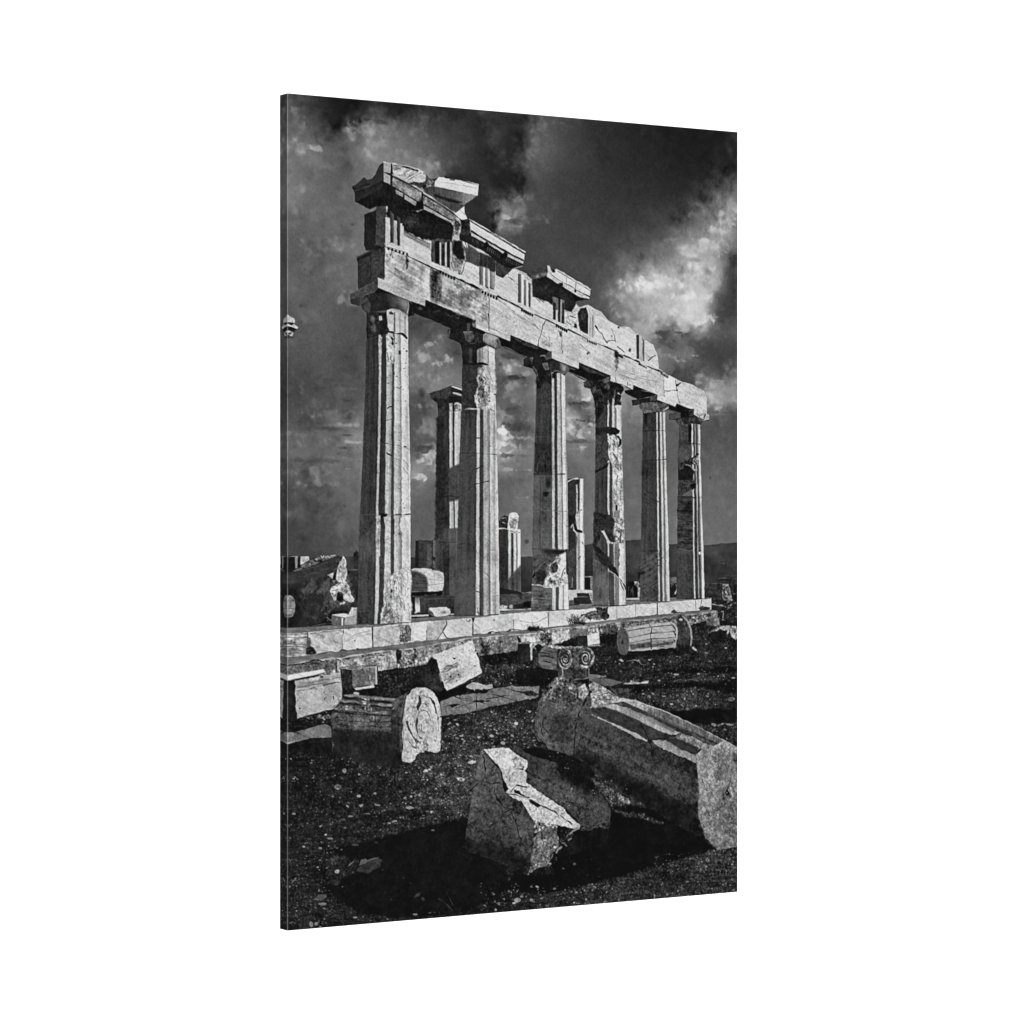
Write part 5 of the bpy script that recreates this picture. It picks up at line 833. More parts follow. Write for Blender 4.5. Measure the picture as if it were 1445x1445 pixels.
fill('C', '660 1190 740 1175 830 1160 920 1130 1000 1190 1030 1230 1025 1290 985 1305 780 1340 740 1230 665 1248', .11, 'plain', r=.6); fill('C', '660 1192 730 1182 745 1235 668 1246', .13, 'mottle'); fill('F', '440 382 480 352 560 345 700 352 742 375 745 400 700 432 600 445 500 455 470 430', .32, 'mottle', a=.7, r=.4); fill('F', '560 350 700 356 740 385 700 425 620 410', .36, 'mottle', r=.6, soft=6); fill('F', '445 380 480 355 520 440 490 450', .24, 'mottle', soft=4); line('F', '690 430 740 400', 1.6, .62)
fill('C', '830 1160 920 1130 925 1185 850 1195', .28, 'mottle', a=.8, r=.8); fill('C', '920 1125 1106 1200 1100 1258 920 1188', .74, 'marble', a=.8, r=.4); line('C', '925 1190 1100 1260', 1.3, .14, .7)
part('printed_capital', 'broken capital of the sixth column')
fill('F', '748 462 870 448 870 430 1000 410 1050 440 1110 480 1095 540 1070 570 960 560 850 575 805 522 755 518', .13, 'mottle', a=.6, r=.6); fill('F', '750 462 870 450 868 505 760 518', .25, 'mottle', a=.5, r=.4); fill('F', '870 425 950 440 950 500 870 500', .07, 'plain'); fill('F', '955 430 1005 410 1005 470 955 480', .2, 'mottle'); fill('F', '815 525 880 515 900 580 855 575', .22, 'mottle', r=1)
fill('F', '940 500 1040 500 1090 530 1060 560 950 545', .17, 'rough', a=.7, r=1); fill('F', '1040 500 1090 490 1095 535 1060 560', .36, 'rough', r=1); fill('F', '1005 408 1130 460 1110 520 1050 500 1005 470', .66, 'rough', a=.8, r=.7); fill('F', '1120 465 1158 470 1155 525 1105 528', .66, 'marble', r=.5); line('F', '1120 470 1105 520', 1.6, .12); line('F', '1105 532 1155 530', 1.6, .1)

# ------------------------------------------------------------------ blocks and drums in front of the steps
part('printed_block', 'long pale block in front of the step at the left edge, under a thin bright slab')
fill('M', '100 725 190 718 215 1130 100 1135', .095, 'plain', r=.8); fill('M', '188 728 655 635 668 720 665 905 605 1010 400 1060 212 1112 195 990', .62, 'marble', a=1.0, r=.9); fill('M', '190 760 400 715 660 670 660 745 420 790 195 830', .56, 'layers', a=.8, r=2, soft=5); lines('M', '195 800 300 780 480 750 660 740/420 730 520 710 650 690/200 830 400 800', w=1.1, tone=.34, r=1.2); line('M', '480 770 520 760 590 745', 2.6, .16, r=1.2); oval('M', 460, 685, 18, 7, .25)
for x, y in ((485, 843), (503, 893), (488, 910), (215, 928), (235, 1008)):
    oval('M', x, y, 7, 8, .12, None, own=False)
line('M', '580 885 583 910', 1.3, .2); line('M', '215 1110 400 1060 600 1010', 1.6, .10); fill('M', '650 880 668 905 605 1010 560 1000', .56, 'mottle', r=1)
fill('M', '310 1100 480 1060 560 1080 545 1115 330 1120', .3, 'rough', a=1.5, r=2)
part('printed_slab', 'thin bright slab lying on the long block')
fill('M', '60 668 110 672 250 645 480 608 496 640 300 685 112 726 60 715', .76, 'marble', a=.5, r=.4); line('M', '112 724 300 688 490 645', 1, .3)
part('printed_block', 'squat block with one dark side, leaning on the lower step')
fill('M', '645 595 768 610 775 805 670 822', .13, 'mottle', a=.8, r=.4); fill('M', '768 608 1012 580 1022 760 780 795', .40, 'mottle', a=1.0, r=.5); fill('M', '645 592 760 575 1010 572 1015 585 768 612', .45, 'mottle', r=.5); fill('M', '1005 585 1025 582 1028 760 1010 762', .62, None, r=.5); line('M', '950 690 960 740 985 760', 1.8, .6, r=1.5); line('M', '645 594 770 611 1012 582', 1.1, .58); line('M', '645 590 760 572 1015 568', 1.4, .16); line('M', '1028 578 1030 760', 1.4, .12)
fill('M', '785 800 985 768 998 785 985 795 810 822', .68, 'marble', a=.6, r=.6)
part('printed_paving', 'pale paving stones at the left edge of the picture')
fill('M', '60 1260 180 1250 490 1165 552 1192 580 1302 350 1312 110 1372 60 1350', .40, 'mottle', a=.45, r=.6); lines('M', '215 1255 320 1300 350 1312/180 1250 230 1258', w=2, tone=.09, r=1); fill('M', '60 1290 110 1250 160 1250 215 1310 200 1330 112 1372 60 1340', .43, 'mottle', a=.5, r=.5); line('M', '60 1330 112 1362 240 1330', 2, .58, r=.6); fill('M', '60 1345 115 1375 240 1335 350 1315 580 1302 580 1330 60 1400', .09, 'plain', r=1)
fill('M', '40 1215 70 1240 50 1255', .4, 'mottle')
part('printed_drum', 'fluted column drum lying on its side at the left, dark in shade')
fill('M', '560 1055 590 1010 650 930 690 875 760 868 1000 880 1250 915 1312 930 1290 1010 1200 1120 1240 1445 570 1440 555 1200', .20, 'mottle', a=.8, r=.7); fill('M', '560 1060 900 1060 1170 1080 1160 1240 1000 1250 560 1180', .30, 'mottle', a=1.1, r=3, soft=8); fill('M', '570 1210 1240 1250 1240 1445 570 1440', .12, 'mottle', a=.6, r=3, soft=10); lines('M', '570 1120 800 1140 1170 1150/570 1170 800 1190 1170 1200/575 1230 900 1250 1200 1255/700 1030 760 1100 780 1200/1000 1050 1010 1150 1000 1240', w=1.6, tone=.09, r=2, op=.7); lines('M', '570 1140 800 1160 1170 1170/580 1200 800 1215 1180 1225', w=1.4, tone=.30, r=2, op=.6)
fill('R', '430 -10 960 -10 940 190 900 212 740 212 560 150 430 110', .095, 'plain', r=1.4, soft=3)
fill('M', '690 872 760 862 950 885 1240 915 1290 930 1200 945 960 915 720 885', .42, 'mottle', a=.8, r=.7); fill('M', '640 925 830 940 840 955 660 945', .42, 'mottle', r=.6); fill('M', '600 1010 640 985 720 985 830 1000 940 1045 820 1035 700 1022', .42, 'rough', a=1.1, r=1.2); fill('M', '840 900 950 890 960 1000 975 1030 940 1080 900 1040 860 980', .42, 'rough', a=1.5, r=1.5); fill('M', '1005 968 1060 950 1190 968 1200 985 1080 990', .46, 'mottle', r=.8); fill('M', '970 1050 1060 1035 1150 1040 1120 1068', .45, 'mottle', r=.8); line('M', '1185 1010 1220 975 1300 935', 2.6, .5, r=1); lines('M', '690 875 860 885 1000 900 1240 925/640 930 830 948 990 962 1190 980/600 1015 820 1030 960 1048 1150 1062', w=1.2, tone=.5, r=1.5, op=.8); lines('M', '680 895 850 912 1190 948/650 955 820 968 1180 1000/600 1040 800 1062 1160 1085', w=2.6, tone=.07, r=1.5, op=.8); line('M', '790 855 830 862', 3, .6, r=1.5)
line('M', '700 905 830 915 1000 935 1190 955', 2.6, .09, r=1.5); fill('M', '1170 1040 1240 980 1310 935 1250 1100 1235 1445 1170 1400', .13, 'mottle', a=.4, r=.8); fill('N', '0 1200 65 1200 62 1445 0 1445', .14, 'mottle', a=.5, r=.8); fill('R', '912 0 952 0 948 130 915 140', .13, 'mottle', a=.5)
fill('N', '-60 960 -10 910 75 868 120 830 90 900 66 1000 60 1100 60 1445 30 1445 20 1100', .27, 'mottle', a=.9, r=1, soft=4, op=.8)
fill('M', '1180 1060 1215 1000 1290 930 1250 1080 1240 1200 1200 1200', .2, 'mottle', a=.8, r=1, soft=4, op=.8)
part('printed_drum', 'bright carved round end of the lying drum')
DISC = '588.4 969.3 600 969 606 972 611.2 976.3 615.5 981.5 618.8 988.7 621.2 997 622.3 1006.7 622.6 1018 622.3 1030 621.5 1045 620.5 1058 616 1062.5 605 1060 596 1058 588 1064 585.5 1070 577 1076.8 567.5 1073.5 566.5 1068 568.3 1055 568 1035 568.3 1014 570.5 997 574.5 983 580 974'
fill('W', DISC, .66, 'rough', a=.5, r=1.0); fill('W', '600 972 610 978 617 990 620.5 1007 620.5 1040 615 1058 600 1056 606 1030 608 1005', .70, 'marble', a=1.2, r=2, soft=5)
arc('N', 268, 1170, 92, 215, 185, 345, 1.3, .36, .75, r=.5); arc('N', 270, 1175, 78, 150, 110, 345, 1.6, .22, .85, r=.5); arc('N', 268, 1185, 66, 130, 100, 215, 2.6, .15, .85, r=.8); arc('N', 285, 1180, 84, 165, 290, 420, 1.0, .5, .6, r=.5)
arc('N', 272, 1160, 138, 285, 265, 340, 2.2, .18, .8, r=1.0); arc('N', 270, 1170, 150, 310, 285, 372, 1.6, .24, .7, r=1); arc('N', 260, 1165, 120, 290, 255, 300, 1.4, .3, .7, r=1)
fill('N', '225 880 250 900 255 940 225 1000 212 1030 200 990 220 930', .17, 'rough', a=.8, r=1.2); line('N', '248 1175 250 1230 280 1262', 2.2, .14, r=.6); arc('N', 285, 1190, 36, 60, 180, 400, .9, .45, .7, r=.5)
line('N', '98 1150 120 1215 160 1280 200 1350 240 1400', 3.0, .14, r=1.2); line('N', '150 1270 200 1370', 1.6, .2, r=1); line('N', '330 890 380 960 410 1050', 2.4, .16, r=1.2); oval('N', 418, 1108, 8, 16, .12, None, own=False)
arc('N', 120, 1370, 40, 90, 20, 190, 1.0, .45, .6, r=.6); lines('N', '215 1380 225 1445/310 1380 305 1445/380 1330 392 1345', w=1.4, tone=.3, r=1); fill('N', '185 1330 250 1380 270 1445 200 1445', .46, 'rough', a=1.0, r=2, soft=4); lines('R', '1000 30 1030 70 1070 95/1050 10 1090 70', w=1.8, tone=.18, r=1); fill('R', '1060 40 1120 10 1140 60 1110 110 1060 110', .54, 'rough', a=1.2, r=2, soft=4)
specks('N', 70, 820, 440, 1440, 50, .5, .4, 101, flat=1.2); line('W', '572 992 569.5 1015 569.5 1050', 1.2, .5, r=.6)
use(GROUND)
fill('N', '345 480 405 512 418 590 465 690 500 830 420 880 400 850 330 800 200 790 165 740 300 560', .115, 'mottle', a=.6, r=1.2, soft=2.5); fill('N', '300 620 440 680 470 790 420 870 330 800 240 730', .17, 'mottle', a=.7, r=3, soft=6); fill('N', '410 840 640 790 760 740 700 790 720 840 640 870 440 915', .06, 'plain', r=1.2, soft=3)
part('printed_paving', 'cracked pale paving stones lying flat in the middle of the picture')
fill('N', '438 935 560 890 660 870 820 855 960 810 1110 790 1170 772 1260 785 1445 785 1445 890 1340 915 1200 940 1050 978 960 985 840 1028 640 1070 450 1092', .43, 'mottle', a=.55, r=1.0)
lines('N', '590 890 690 922 810 940 920 958 1010 975/640 870 640 905/812 890 812 940 808 1020/600 1000 690 965 810 938 930 925/960 862 1100 892 1230 938/1100 795 1230 838 1360 880/910 908 1010 898 1110 872/690 965 740 1035/455 985 560 975 690 962', w=1.7, tone=.1, r=1.4); fill('N', '540 975 600 970 650 960 600 990 550 992', .06, None, r=1.5); fill('N', '850 930 940 925 930 945 860 945', .07, None, r=1.5)
fill('N', '1180 820 1260 835 1380 830 1445 850 1445 880 1380 880 1290 850', .1, 'dirt', r=1.4); line('N', '640 880 640 900 750 915', 1.2, .1); line('N', '440 1092 640 1072 850 1028 1050 980 1340 916', 2.2, .08, r=2)
part('printed_block', 'bright pitted block tilted in front of the lower step')
fill('N', '355 462 540 400 768 315 800 420 835 520 865 655 760 705 640 770 515 830 482 795 462 690 418 590 405 505 375 500', .73, 'marble', a=1.0, r=1.0); fill('N', '430 570 640 540 700 700 520 760 470 680', .62, 'rise', a=1.3, r=4, soft=10); lines('N', '440 605 520 575 610 540/450 640 520 620 580 585/480 730 560 680/500 750 580 700', w=1.6, tone=.34, r=1.6); specks('N', 400, 360, 840, 740, 80, .5, .22, 102, flat=1.0, spread=.08); fill('N', '565 485 600 490 590 510 570 505', .12, None); oval('N', 660, 338, 12, 6, .12); oval('N', 545, 685, 10, 10, .15); oval('N', 628, 665, 8, 14, .18)
line('N', '865 655 760 708 640 772 515 832', 1.4, .1)
part('printed_stone', 'flat fish-shaped stone below the pitted block')
fill('N', '700 785 755 748 820 742 880 768 970 758 978 800 920 812 880 800 870 815 800 808 790 840 720 800', .6, 'marble', a=1.0, r=.8); fill('N', '700 800 780 812 800 840 880 830 920 815 960 815 900 850 760 850', .06, None, r=1)
part('printed_block', 'dark upright block beside the carved capital')
fill('K', '648 1215 778 1210 782 1395 660 1400 650 1290', .10, 'flute', a=.5, r=.7); fill('K', '778 1212 800 1215 805 1380 782 1390', .66, 'rough', a=.8, r=.8); line('K', '650 1213 780 1208', 1.3, .36)
fill('K', '800 1260 830 1215 935 1215 870 1270 820 1320', .6, 'rough', a=1, r=1.2); fill('K', '805 1290 850 1260 860 1445 800 1445', .1, 'mottle', r=1)
part('printed_block', 'small two-toned block wedged against the lower step')
fill('O', '680 270 785 262 790 365 690 365', .13, 'mottle', a=.4, r=.3); fill('O', '785 262 900 236 912 345 790 365', .72, 'rise', a=.7, r=.4); fill('O', '905 345 915 372 800 375 795 365', .5, 'rough', r=.8)
part('printed_block', 'small block with a pale side at the right end of the steps')
fill('I', '1158 1140 1220 1140 1225 1200 1160 1185', .22, 'mottle', r=.4); fill('I', '1218 1140 1265 1130 1270 1195 1222 1200', .48, 'mottle', r=.4); line('I', '1158 1138 1265 1130', 1.3, .35)
part('printed_stone', 'ragged white stone lying at the right edge of the picture')
fill('I', '1195 1250 1240 1210 1270 1193 1400 1197 1420 1215 1418 1290 1400 1312 1375 1295 1350 1245 1320 1290 1330 1240 1280 1225 1230 1245', .48, 'rough', a=1.2, r=1.2, soft=2.5); fill('I', '1200 1250 1330 1240 1325 1300 1360 1290 1380 1310 1260 1310 1200 1290', .075, 'plain', r=1)
part('printed_carved_capital', 'carved scroll capital standing on the ground, two spirals on its front')
fill('O', '270 470 300 420 345 368 500 380 740 368 800 380 845 450 845 540 802 610 800 745 700 735 550 720 490 690 485 620 340 605 280 570', .16, 'mottle', a=.9, r=.7); fill('O', '285 455 345 375 480 385 495 560 450 610 330 595 290 540', .34, 'layers', a=.8, r=.8); lines('O', '310 470 470 500/300 520 460 560/340 420 480 440/300 440 400 455', w=1.3, tone=.12, r=1.5); lines('O', '320 400 480 410/295 490 470 525/310 550 460 590', w=1.3, tone=.46, r=1.5, op=.7); fill('O', '350 365 420 355 560 375 700 378 740 370 730 400 650 420 600 400 500 405 400 385', .56, 'rough', a=1.1, r=1.2)
fill('O', '500 400 640 395 830 385 842 460 830 540 800 600 700 590 560 600 500 560 490 470', .24, 'rough', a=1.1, r=1.5, soft=4); fill('O', '470 420 500 400 492 600 475 600', .08, None, soft=4); oval('O', 560, 502, 56, 82, .12, None, soft=5); oval('O', 768, 495, 56, 82, .12, None, soft=5)
arc('O', 556, 500, 68, 100, 60, 420, 2.3, .60, r=1.2, t='rough'); arc('O', 560, 505, 56, 76, -60, 560, 1.7, .55, turns=.22, r=1.0, t='rough'); arc('O', 770, 490, 76, 100, -80, 150, 2.3, .56, r=1.2, t='rough'); arc('O', 766, 497, 52, 74, -120, 520, 1.7, .52, turns=.22, r=1.0, t='rough'); oval('O', 566, 507, 8, 12, .5, None, own=False); oval('O', 768, 496, 8, 11, .42, None, own=False)
arc('O', 765, 500, 78, 110, 110, 250, 1.5, .42, r=.8); fill('O', '640 420 690 420 680 560 650 580', .2, 'rough', a=.9, r=2, soft=4); line('O', '530 605 533 690', 1.6, .55); line('O', '800 600 800 745', 1.5, .42); line('O', '770 610 768 700', 1, .28); line('O', '545 600 620 580 700 600 720 590', 1.1, .3, r=1.5)
fill('O', '640 720 800 700 800 745 700 745', .06, None); line('O', '640 718 790 700', 1.5, .4, r=1); fill('O', '225 400 250 360 300 350 330 370 280 440 255 600 235 600', .1, 'rough', a=.7, r=1); line('O', '240 370 255 400', 2, .5, r=1); fill('O', '50 620 300 600 480 630 490 690 440 720 400 760 70 760', .05, 'plain', r=1.2)
part('printed_paving', 'pale flat slabs right of the carved capital')
fill('O', '805 655 985 682 860 705 805 720', .42, 'mottle', a=.5, r=.6); fill('O', '810 720 870 698 1000 705 1160 742 1040 775 960 780 870 745', .32, 'mottle', a=.5, r=.6); line('P', '110 1000 150 985 215 955', 1.6, .1); fill('P', '215 965 300 955 380 960 420 945 470 940 465 970 380 975 230 980', .6, 'rough', a=.6, r=.8); fill('P', '80 1010 200 1015 300 1030 270 1060 120 1060', .22, 'mottle', r=1); fill('P', '90 1005 180 1000 220 985 460 978 300 1010 110 1025', .06, None, r=1, soft=3)
part('printed_fluted_column', 'short fluted column lying in front of the steps with a wide round foot')
fill('P', '205 400 260 405 490 358 700 345 740 360 770 410 765 590 700 635 480 640 290 640 262 640', .56, 'marble', a=.5, r=.4)
for a_, b_, tn in (('255 405 490 362 700 346', '262 430 490 390 712 368', .62), ('262 440 490 398 720 380', '268 500 490 450 735 425', .60), ('270 512 490 468 740 450', '272 550 492 510 745 492', .62), ('275 560 492 520 745 510', '282 600 492 560 742 530', .55)):
    fill('P', a_ + ' ' + ' '.join(' '.join(p) for p in reversed(list(zip(b_.split()[0::2], b_.split()[1::2])))), tn, 'marble', a=.6, r=.3)
lines('P', '262 435 490 395 716 374/268 506 490 460 738 438/274 556 492 516 746 500/290 600 492 562 742 534', w=1.3, tone=.26, r=.4); fill('P', '280 575 490 545 690 535 742 540 700 575 490 600 290 625', .24, 'mottle', a=.9, r=1, soft=4); fill('P', '290 632 400 622 490 612 550 600 550 615 490 628 300 640', .62, 'marble', r=.6); line('P', '500 560 740 530', 3, .5, r=.8); fill('P', '290 645 490 630 720 600 760 650 500 665 300 665', .06, None, r=1); line('P', '580 600 700 590', 1.4, .3, r=1.5)
line('P', '478 368 500 420 492 480 495 620', 1.6, .14, r=1); line('P', '490 375 512 400', 1.2, .3)
fill('P', '685 350 720 365 752 420 745 440 705 370', .2, None, r=.4); line('P', '700 350 740 380 760 440 755 560', 2.8, .62, r=.8); fill('P', '715 425 752 470 742 500', .16, None); fill('P', '715 510 748 535 735 545', .16, None)
oval('P', 208, 545, 64, 146, .27, 'mottle', a=.6, rot=-3); arc('P', 208, 548, 42, 105, 0, 360, 1.2, .14, .8, r=.8); oval('P', 202, 550, 12, 22, .08, None, soft=4); arc('P', 208, 545, 59, 140, 250, 360, 1.6, .45, .8, r=.5); line('P', '0 690 150 672 250 690', 3, .05, r=1.5)
fill('P', '738 300 765 272 800 264 845 280 885 335 910 420 920 510 907 590 882 648 820 665 760 645 744 560 766 500 768 420 756 350', .17, 'mottle', a=.7, r=.4, smooth=1); fill('P', '800 268 845 290 885 345 910 430 918 520 905 590 890 600 900 500 890 420 860 340 820 295', .52, 'mottle', a=.5, r=.5); oval('P', 797, 320, 18, 14, .62, 'mottle', rot=20); line('P', '830 360 855 420', 1.6, .42, r=1); fill('P', '760 560 900 590 880 650 770 645', .07, None, soft=5); line('P', '745 300 795 268', 1.6, .3); fill('P', '900 595 930 590 965 630 950 645 915 620', .62, 'marble', r=.6); lines('P', '790 420 800 600/820 400 835 600', w=1.2, tone=.22, r=1, op=.6)
fill('P', '745 640 880 650 800 700 700 680 560 690 400 690 300 690 500 660', .06, 'plain', r=1.5, soft=4)

# ------------------------------------------------------------------ the great broken drum and the block in front
part('printed_fluted_column', 'great broken fluted column lying across the right foreground')
fill('Q', '330 640 345 450 400 290 440 215 430 170 470 152 580 222 720 270 950 352 1180 460 1420 585 1425 1255 1290 1272 1210 1205 1000 1100 700 905 470 745', .15, 'mottle', a=.8, r=.6, g='560 400 .22 760 860 .11')
fill('Q', '430 172 465 152 520 180 580 222 640 262 700 262 720 272 640 285 520 305 450 295 440 220', .55, 'rough', a=.9, r=1); lines('Q', '490 240 560 225 600 250/500 270 580 275', w=1.6, tone=.3, r=2); fill('Q', '440 325 450 295 560 300 520 325', .55, 'rough', a=.6)
fill('Q', '640 272 720 268 950 352 1180 460 1420 585 1420 630 1290 560 1130 490 1000 440 820 355', .54, 'worn', a=.8, r=.6, g='760 330 .60 780 400 .36'); fill('Q', '820 340 1000 425 1180 520 1300 580 1280 600 1100 510 980 450 800 370', .40, 'worn', a=.8, r=2, soft=9, op=.6); line('Q', '640 268 730 272 950 354 1180 462 1420 588', 1.3, .64, r=1); fill('Q', '640 285 820 360 1000 440 1125 490 1120 520 1010 495 830 400 690 330', .15, 'slope', a=.7, r=1.2, soft=7)
fill('Q', '510 312 600 300 690 325 840 390 1010 478 1060 498 980 508 900 480 750 405 620 345', .55, 'flute', a=1.1, r=1, soft=2); fill('Q', '690 330 840 385 1010 470 1000 490 830 410', .36, 'slope', op=.7, soft=5, r=1.5); fill('Q', '440 340 520 318 640 360 780 428 930 500 980 512 900 540 830 545 640 455 480 370', .16, 'slope', a=.8, r=1.2, soft=5)
fill('Q', '450 370 520 395 640 450 740 495 822 540 815 552 720 510 600 445 490 395', .56, 'marble', r=1.1); fill('Q', '850 540 920 545 960 535 1000 570 1080 610 1150 645 1150 695 1050 650 950 610 870 570', .50, 'flute', a=1.2, r=1.1); fill('Q', '960 540 1040 500 1120 515 1200 560 1300 600 1160 605 1080 590', .5, 'rough', a=.7, r=1.5); fill('Q', '940 535 1010 520 1165 590 1145 640 1040 600', .15, 'slope', a=.7, r=1.2, soft=4)
lines('Q', '770 420 800 480 835 545 850 600 880 640/835 540 920 530 980 510 1060 495', w=1.6, tone=.06, r=1.5); oval('Q', 838, 548, 14, 12, .05)
fill('Q', '345 460 500 470 800 640 1150 800 1160 960 900 870 560 690 345 580', .18, 'mottle', a=.9, r=4, soft=14); fill('Q', '350 470 560 560 800 690 1000 800 1150 890 1158 950 900 830 640 690 350 560', .215, 'mottle', a=1, r=2.5, soft=6, op=.8); fill('Q', '348 585 640 735 900 885 1165 1015 1165 1055 900 940 600 785 342 640', .085, 'plain', r=2.5, soft=6, op=.8); fill('Q', '400 690 640 810 900 960 1180 1100 1195 1140 900 1010 560 840', .145, 'slope', r=2, soft=6, op=.7)
lines('Q', '400 430 560 560/470 500 640 600/640 560 840 680/840 600 900 660/900 820 1060 900/1080 760 1120 900', w=2.2, tone=.19, r=4, soft=5, op=.5); lines('Q', '350 640 600 760 800 880 1100 1040/360 580 560 680 760 740/700 680 900 800', w=4, tone=.07, r=4, soft=6, op=.6); fill('Q', '340 640 560 740 900 920 1180 1080 1210 1205 1000 1100 700 905 470 745', .07, 'plain', r=3, soft=12)
fill('Q', '1150 640 1180 600 1250 590 1330 545 1425 590 1425 1255 1290 1272 1215 1205 1165 1060 1160 960 1170 880 1155 760', .47, 'mottle', a=1.0, r=1.2, g='1170 700 .54 1420 1050 .36'); fill('Q', '1160 640 1200 610 1270 620 1300 800 1280 1000 1330 1200 1290 1265 1220 1200 1165 1060 1165 900', .50, 'mottle', a=.9, r=3, soft=12, op=.7); fill('Q', '1280 700 1420 640 1420 1000 1360 1100 1300 900', .36, 'mottle', a=1.2, r=5, soft=16, op=.7); lines('Q', '1200 640 1260 700 1300 800/1230 620 1330 720 1400 760/1180 760 1240 860 1300 1000/1220 900 1260 1020 1340 1120/1300 860 1370 960 1420 980/1200 1060 1260 1120 1300 1220', w=1.8, tone=.30, r=4, soft=2.5, op=.6); fill('Q', '1300 620 1425 640 1425 800 1350 850 1300 760', .42, 'mottle', a=.9, r=3, soft=8); fill('Q', '1340 890 1355 860 1370 900 1350 910', .05, None, r=1); line('Q', '1355 870 1385 790', 1.4, .14, r=1.2); lines('Q', '1260 650 1300 720 1280 790/1320 660 1360 760/1180 800 1220 880/1200 980 1240 1050/1370 1100 1425 1095', w=1.6, tone=.24, r=3); fill('Q', '1380 610 1425 640 1425 700 1390 680', .25, 'rough', r=2, soft=5)
specks('Q', 1165, 640, 1420, 1250, 50, .5, .26, 103, flat=1.1); specks('Q', 1165, 640, 1420, 1250, 30, .5, .62, 104, flat=1.1)
part('printed_boulder', 'rough weathered rock leaning on the end of the great broken column')
fill('Q', '248 115 210 128 165 165 125 225 92 288 70 400 66 500 95 548 130 560 165 605 250 640 325 650 345 440 400 290 442 215 395 165 330 150 290 135', .23, 'mottle', a=1, r=1.0)
line('Q', '66 500 70 400 92 288 125 225 165 165', 2.2, .34, .6, r=2); line('Q', '60 500 92 552 130 566 165 608 250 645', 3.0, .04, .8, r=1)
fill('O', '460 700 520 680 560 720 600 700 790 790 800 870 740 930 700 900 640 1000 560 980 480 880 420 960 320 990 300 900 380 800', .20, 'rough', a=1.1, r=1.5, soft=3); fill('O', '480 720 550 690 560 750 520 800 470 770', .34, 'mottle', r=2, soft=4)
fill('O', '440 720 520 685 560 750 480 860 420 900 350 960 320 900 390 800', .36, 'rough', a=1.6, r=3, soft=7, op=.75); fill('O', '690 790 760 760 800 860 740 930 700 890', .58, 'rough', a=.9, r=1.5); fill('O', '560 740 650 760 690 800 640 830 580 790', .42, 'rough', a=1, r=1.5, soft=3); fill('O', '330 960 390 940 460 980 470 1050 420 1090 340 1080', .27, 'mottle', a=.8, r=1.5, soft=3)
fill('O', '250 1120 330 1110 390 1200 380 1300 330 1340 270 1270 240 1180', .27, 'mottle', a=.8, r=1.5, soft=4); lines('O', '330 1130 345 1220 380 1260/310 1180 330 1290', w=1.6, tone=.08, r=2); fill('O', '420 1100 600 1080 640 1330 480 1350 400 1300', .15, 'mottle', a=.7, r=3, soft=8)
lines('O', '310 890 360 900 350 920 420 950/350 920 380 860 440 800 470 740/460 990 510 900 500 940/380 800 400 830/420 950 460 960 470 1010/330 1000 350 940/560 700 620 740 640 790/600 840 660 870 680 960/470 740 520 690 550 700', w=1.3, tone=.52, r=2, op=.9); specks('O', 310, 700, 720, 1000, 60, .6, .55, 105, flat=.9, op=.85); specks('O', 300, 700, 800, 1000, 50, .7, .07, 115, flat=.9, op=.7, spread=.02)
line('O', '245 1130 240 1210 270 1290 330 1350', 2.0, .08, r=1); line('Q', '440 220 400 285 360 370 340 470 334 560 328 645', 3.4, .05, r=1.5)
fill('Q', '165 600 325 648 440 722 480 765 446 789 164 627', .055, 'plain', r=.8)
part('printed_block', 'great angular block in the foreground with a bright cracked ridge')
fill('S', '340 145 545 142 640 150 800 135 860 180 1190 370 1300 480 1345 640 1340 720 1310 900 1100 960 930 1000 690 1140 400 1010 210 950 200 850 255 520 290 300', .055, 'shade', a=.6, r=.6)
fill('S', '325 160 345 150 420 260 475 310 505 480 640 560 742 720 738 850 692 1140 400 1010 210 950 200 850 255 520 290 300', .165, 'mottle', a=.9, r=.6, g='340 250 .29 520 1020 .135'); fill('S', '520 600 640 640 735 760 730 860 700 1100 640 900 560 740', .25, 'mottle', a=1, r=4, soft=14, op=.7); lines('S', '335 190 360 300 350 390/360 400 410 420 480 410/430 460 450 540 500 600 560 620/410 740 470 710 500 660 560 615/560 640 600 720 620 820 650 900/490 690 510 740/240 480 300 420', w=2.2, tone=.055, r=2); fill('S', '200 850 400 880 700 1000 690 1140 400 1010 210 950', .065, 'plain', r=4, soft=22, op=.9); lines('S', '300 560 360 640/500 650 560 720/270 640 330 720', w=1.6, tone=.17, r=4, op=.6)
fill('S', '550 145 640 150 700 190 760 210 900 250 1190 370 1310 560 1345 640 1335 720 1230 745 1100 755 1080 700 960 600 680 415 690 345 690 240 610 180', .18, 'mottle', a=.8, r=.8); fill('S', '690 350 760 360 830 400 1000 430 1150 560 1300 660 1100 680 960 600 700 420', .23, 'mottle', a=1, r=4, soft=12); lines('S', '690 330 760 380 860 400/880 300 1000 340/1000 560 1150 620', w=2.4, tone=.07, r=3, op=.7); fill('S', '900 200 1190 360 1300 500 1130 480 950 360', .055, 'plain', r=4, soft=14)
fill('S', '1100 760 1230 745 1340 720 1335 760 1230 770 1110 790', .17, 'rough', a=.7, r=2)
fill('S', '338 150 420 143 545 142 600 190 690 238 688 290 665 318 685 350 680 412 720 440 850 530 960 600 1040 690 1102 745 1095 775 1040 770 930 745 900 740 800 730 742 715 640 560 575 530 520 490 540 460 505 400 475 300 400 215', .68, 'rough', a=.55, r=1.0)
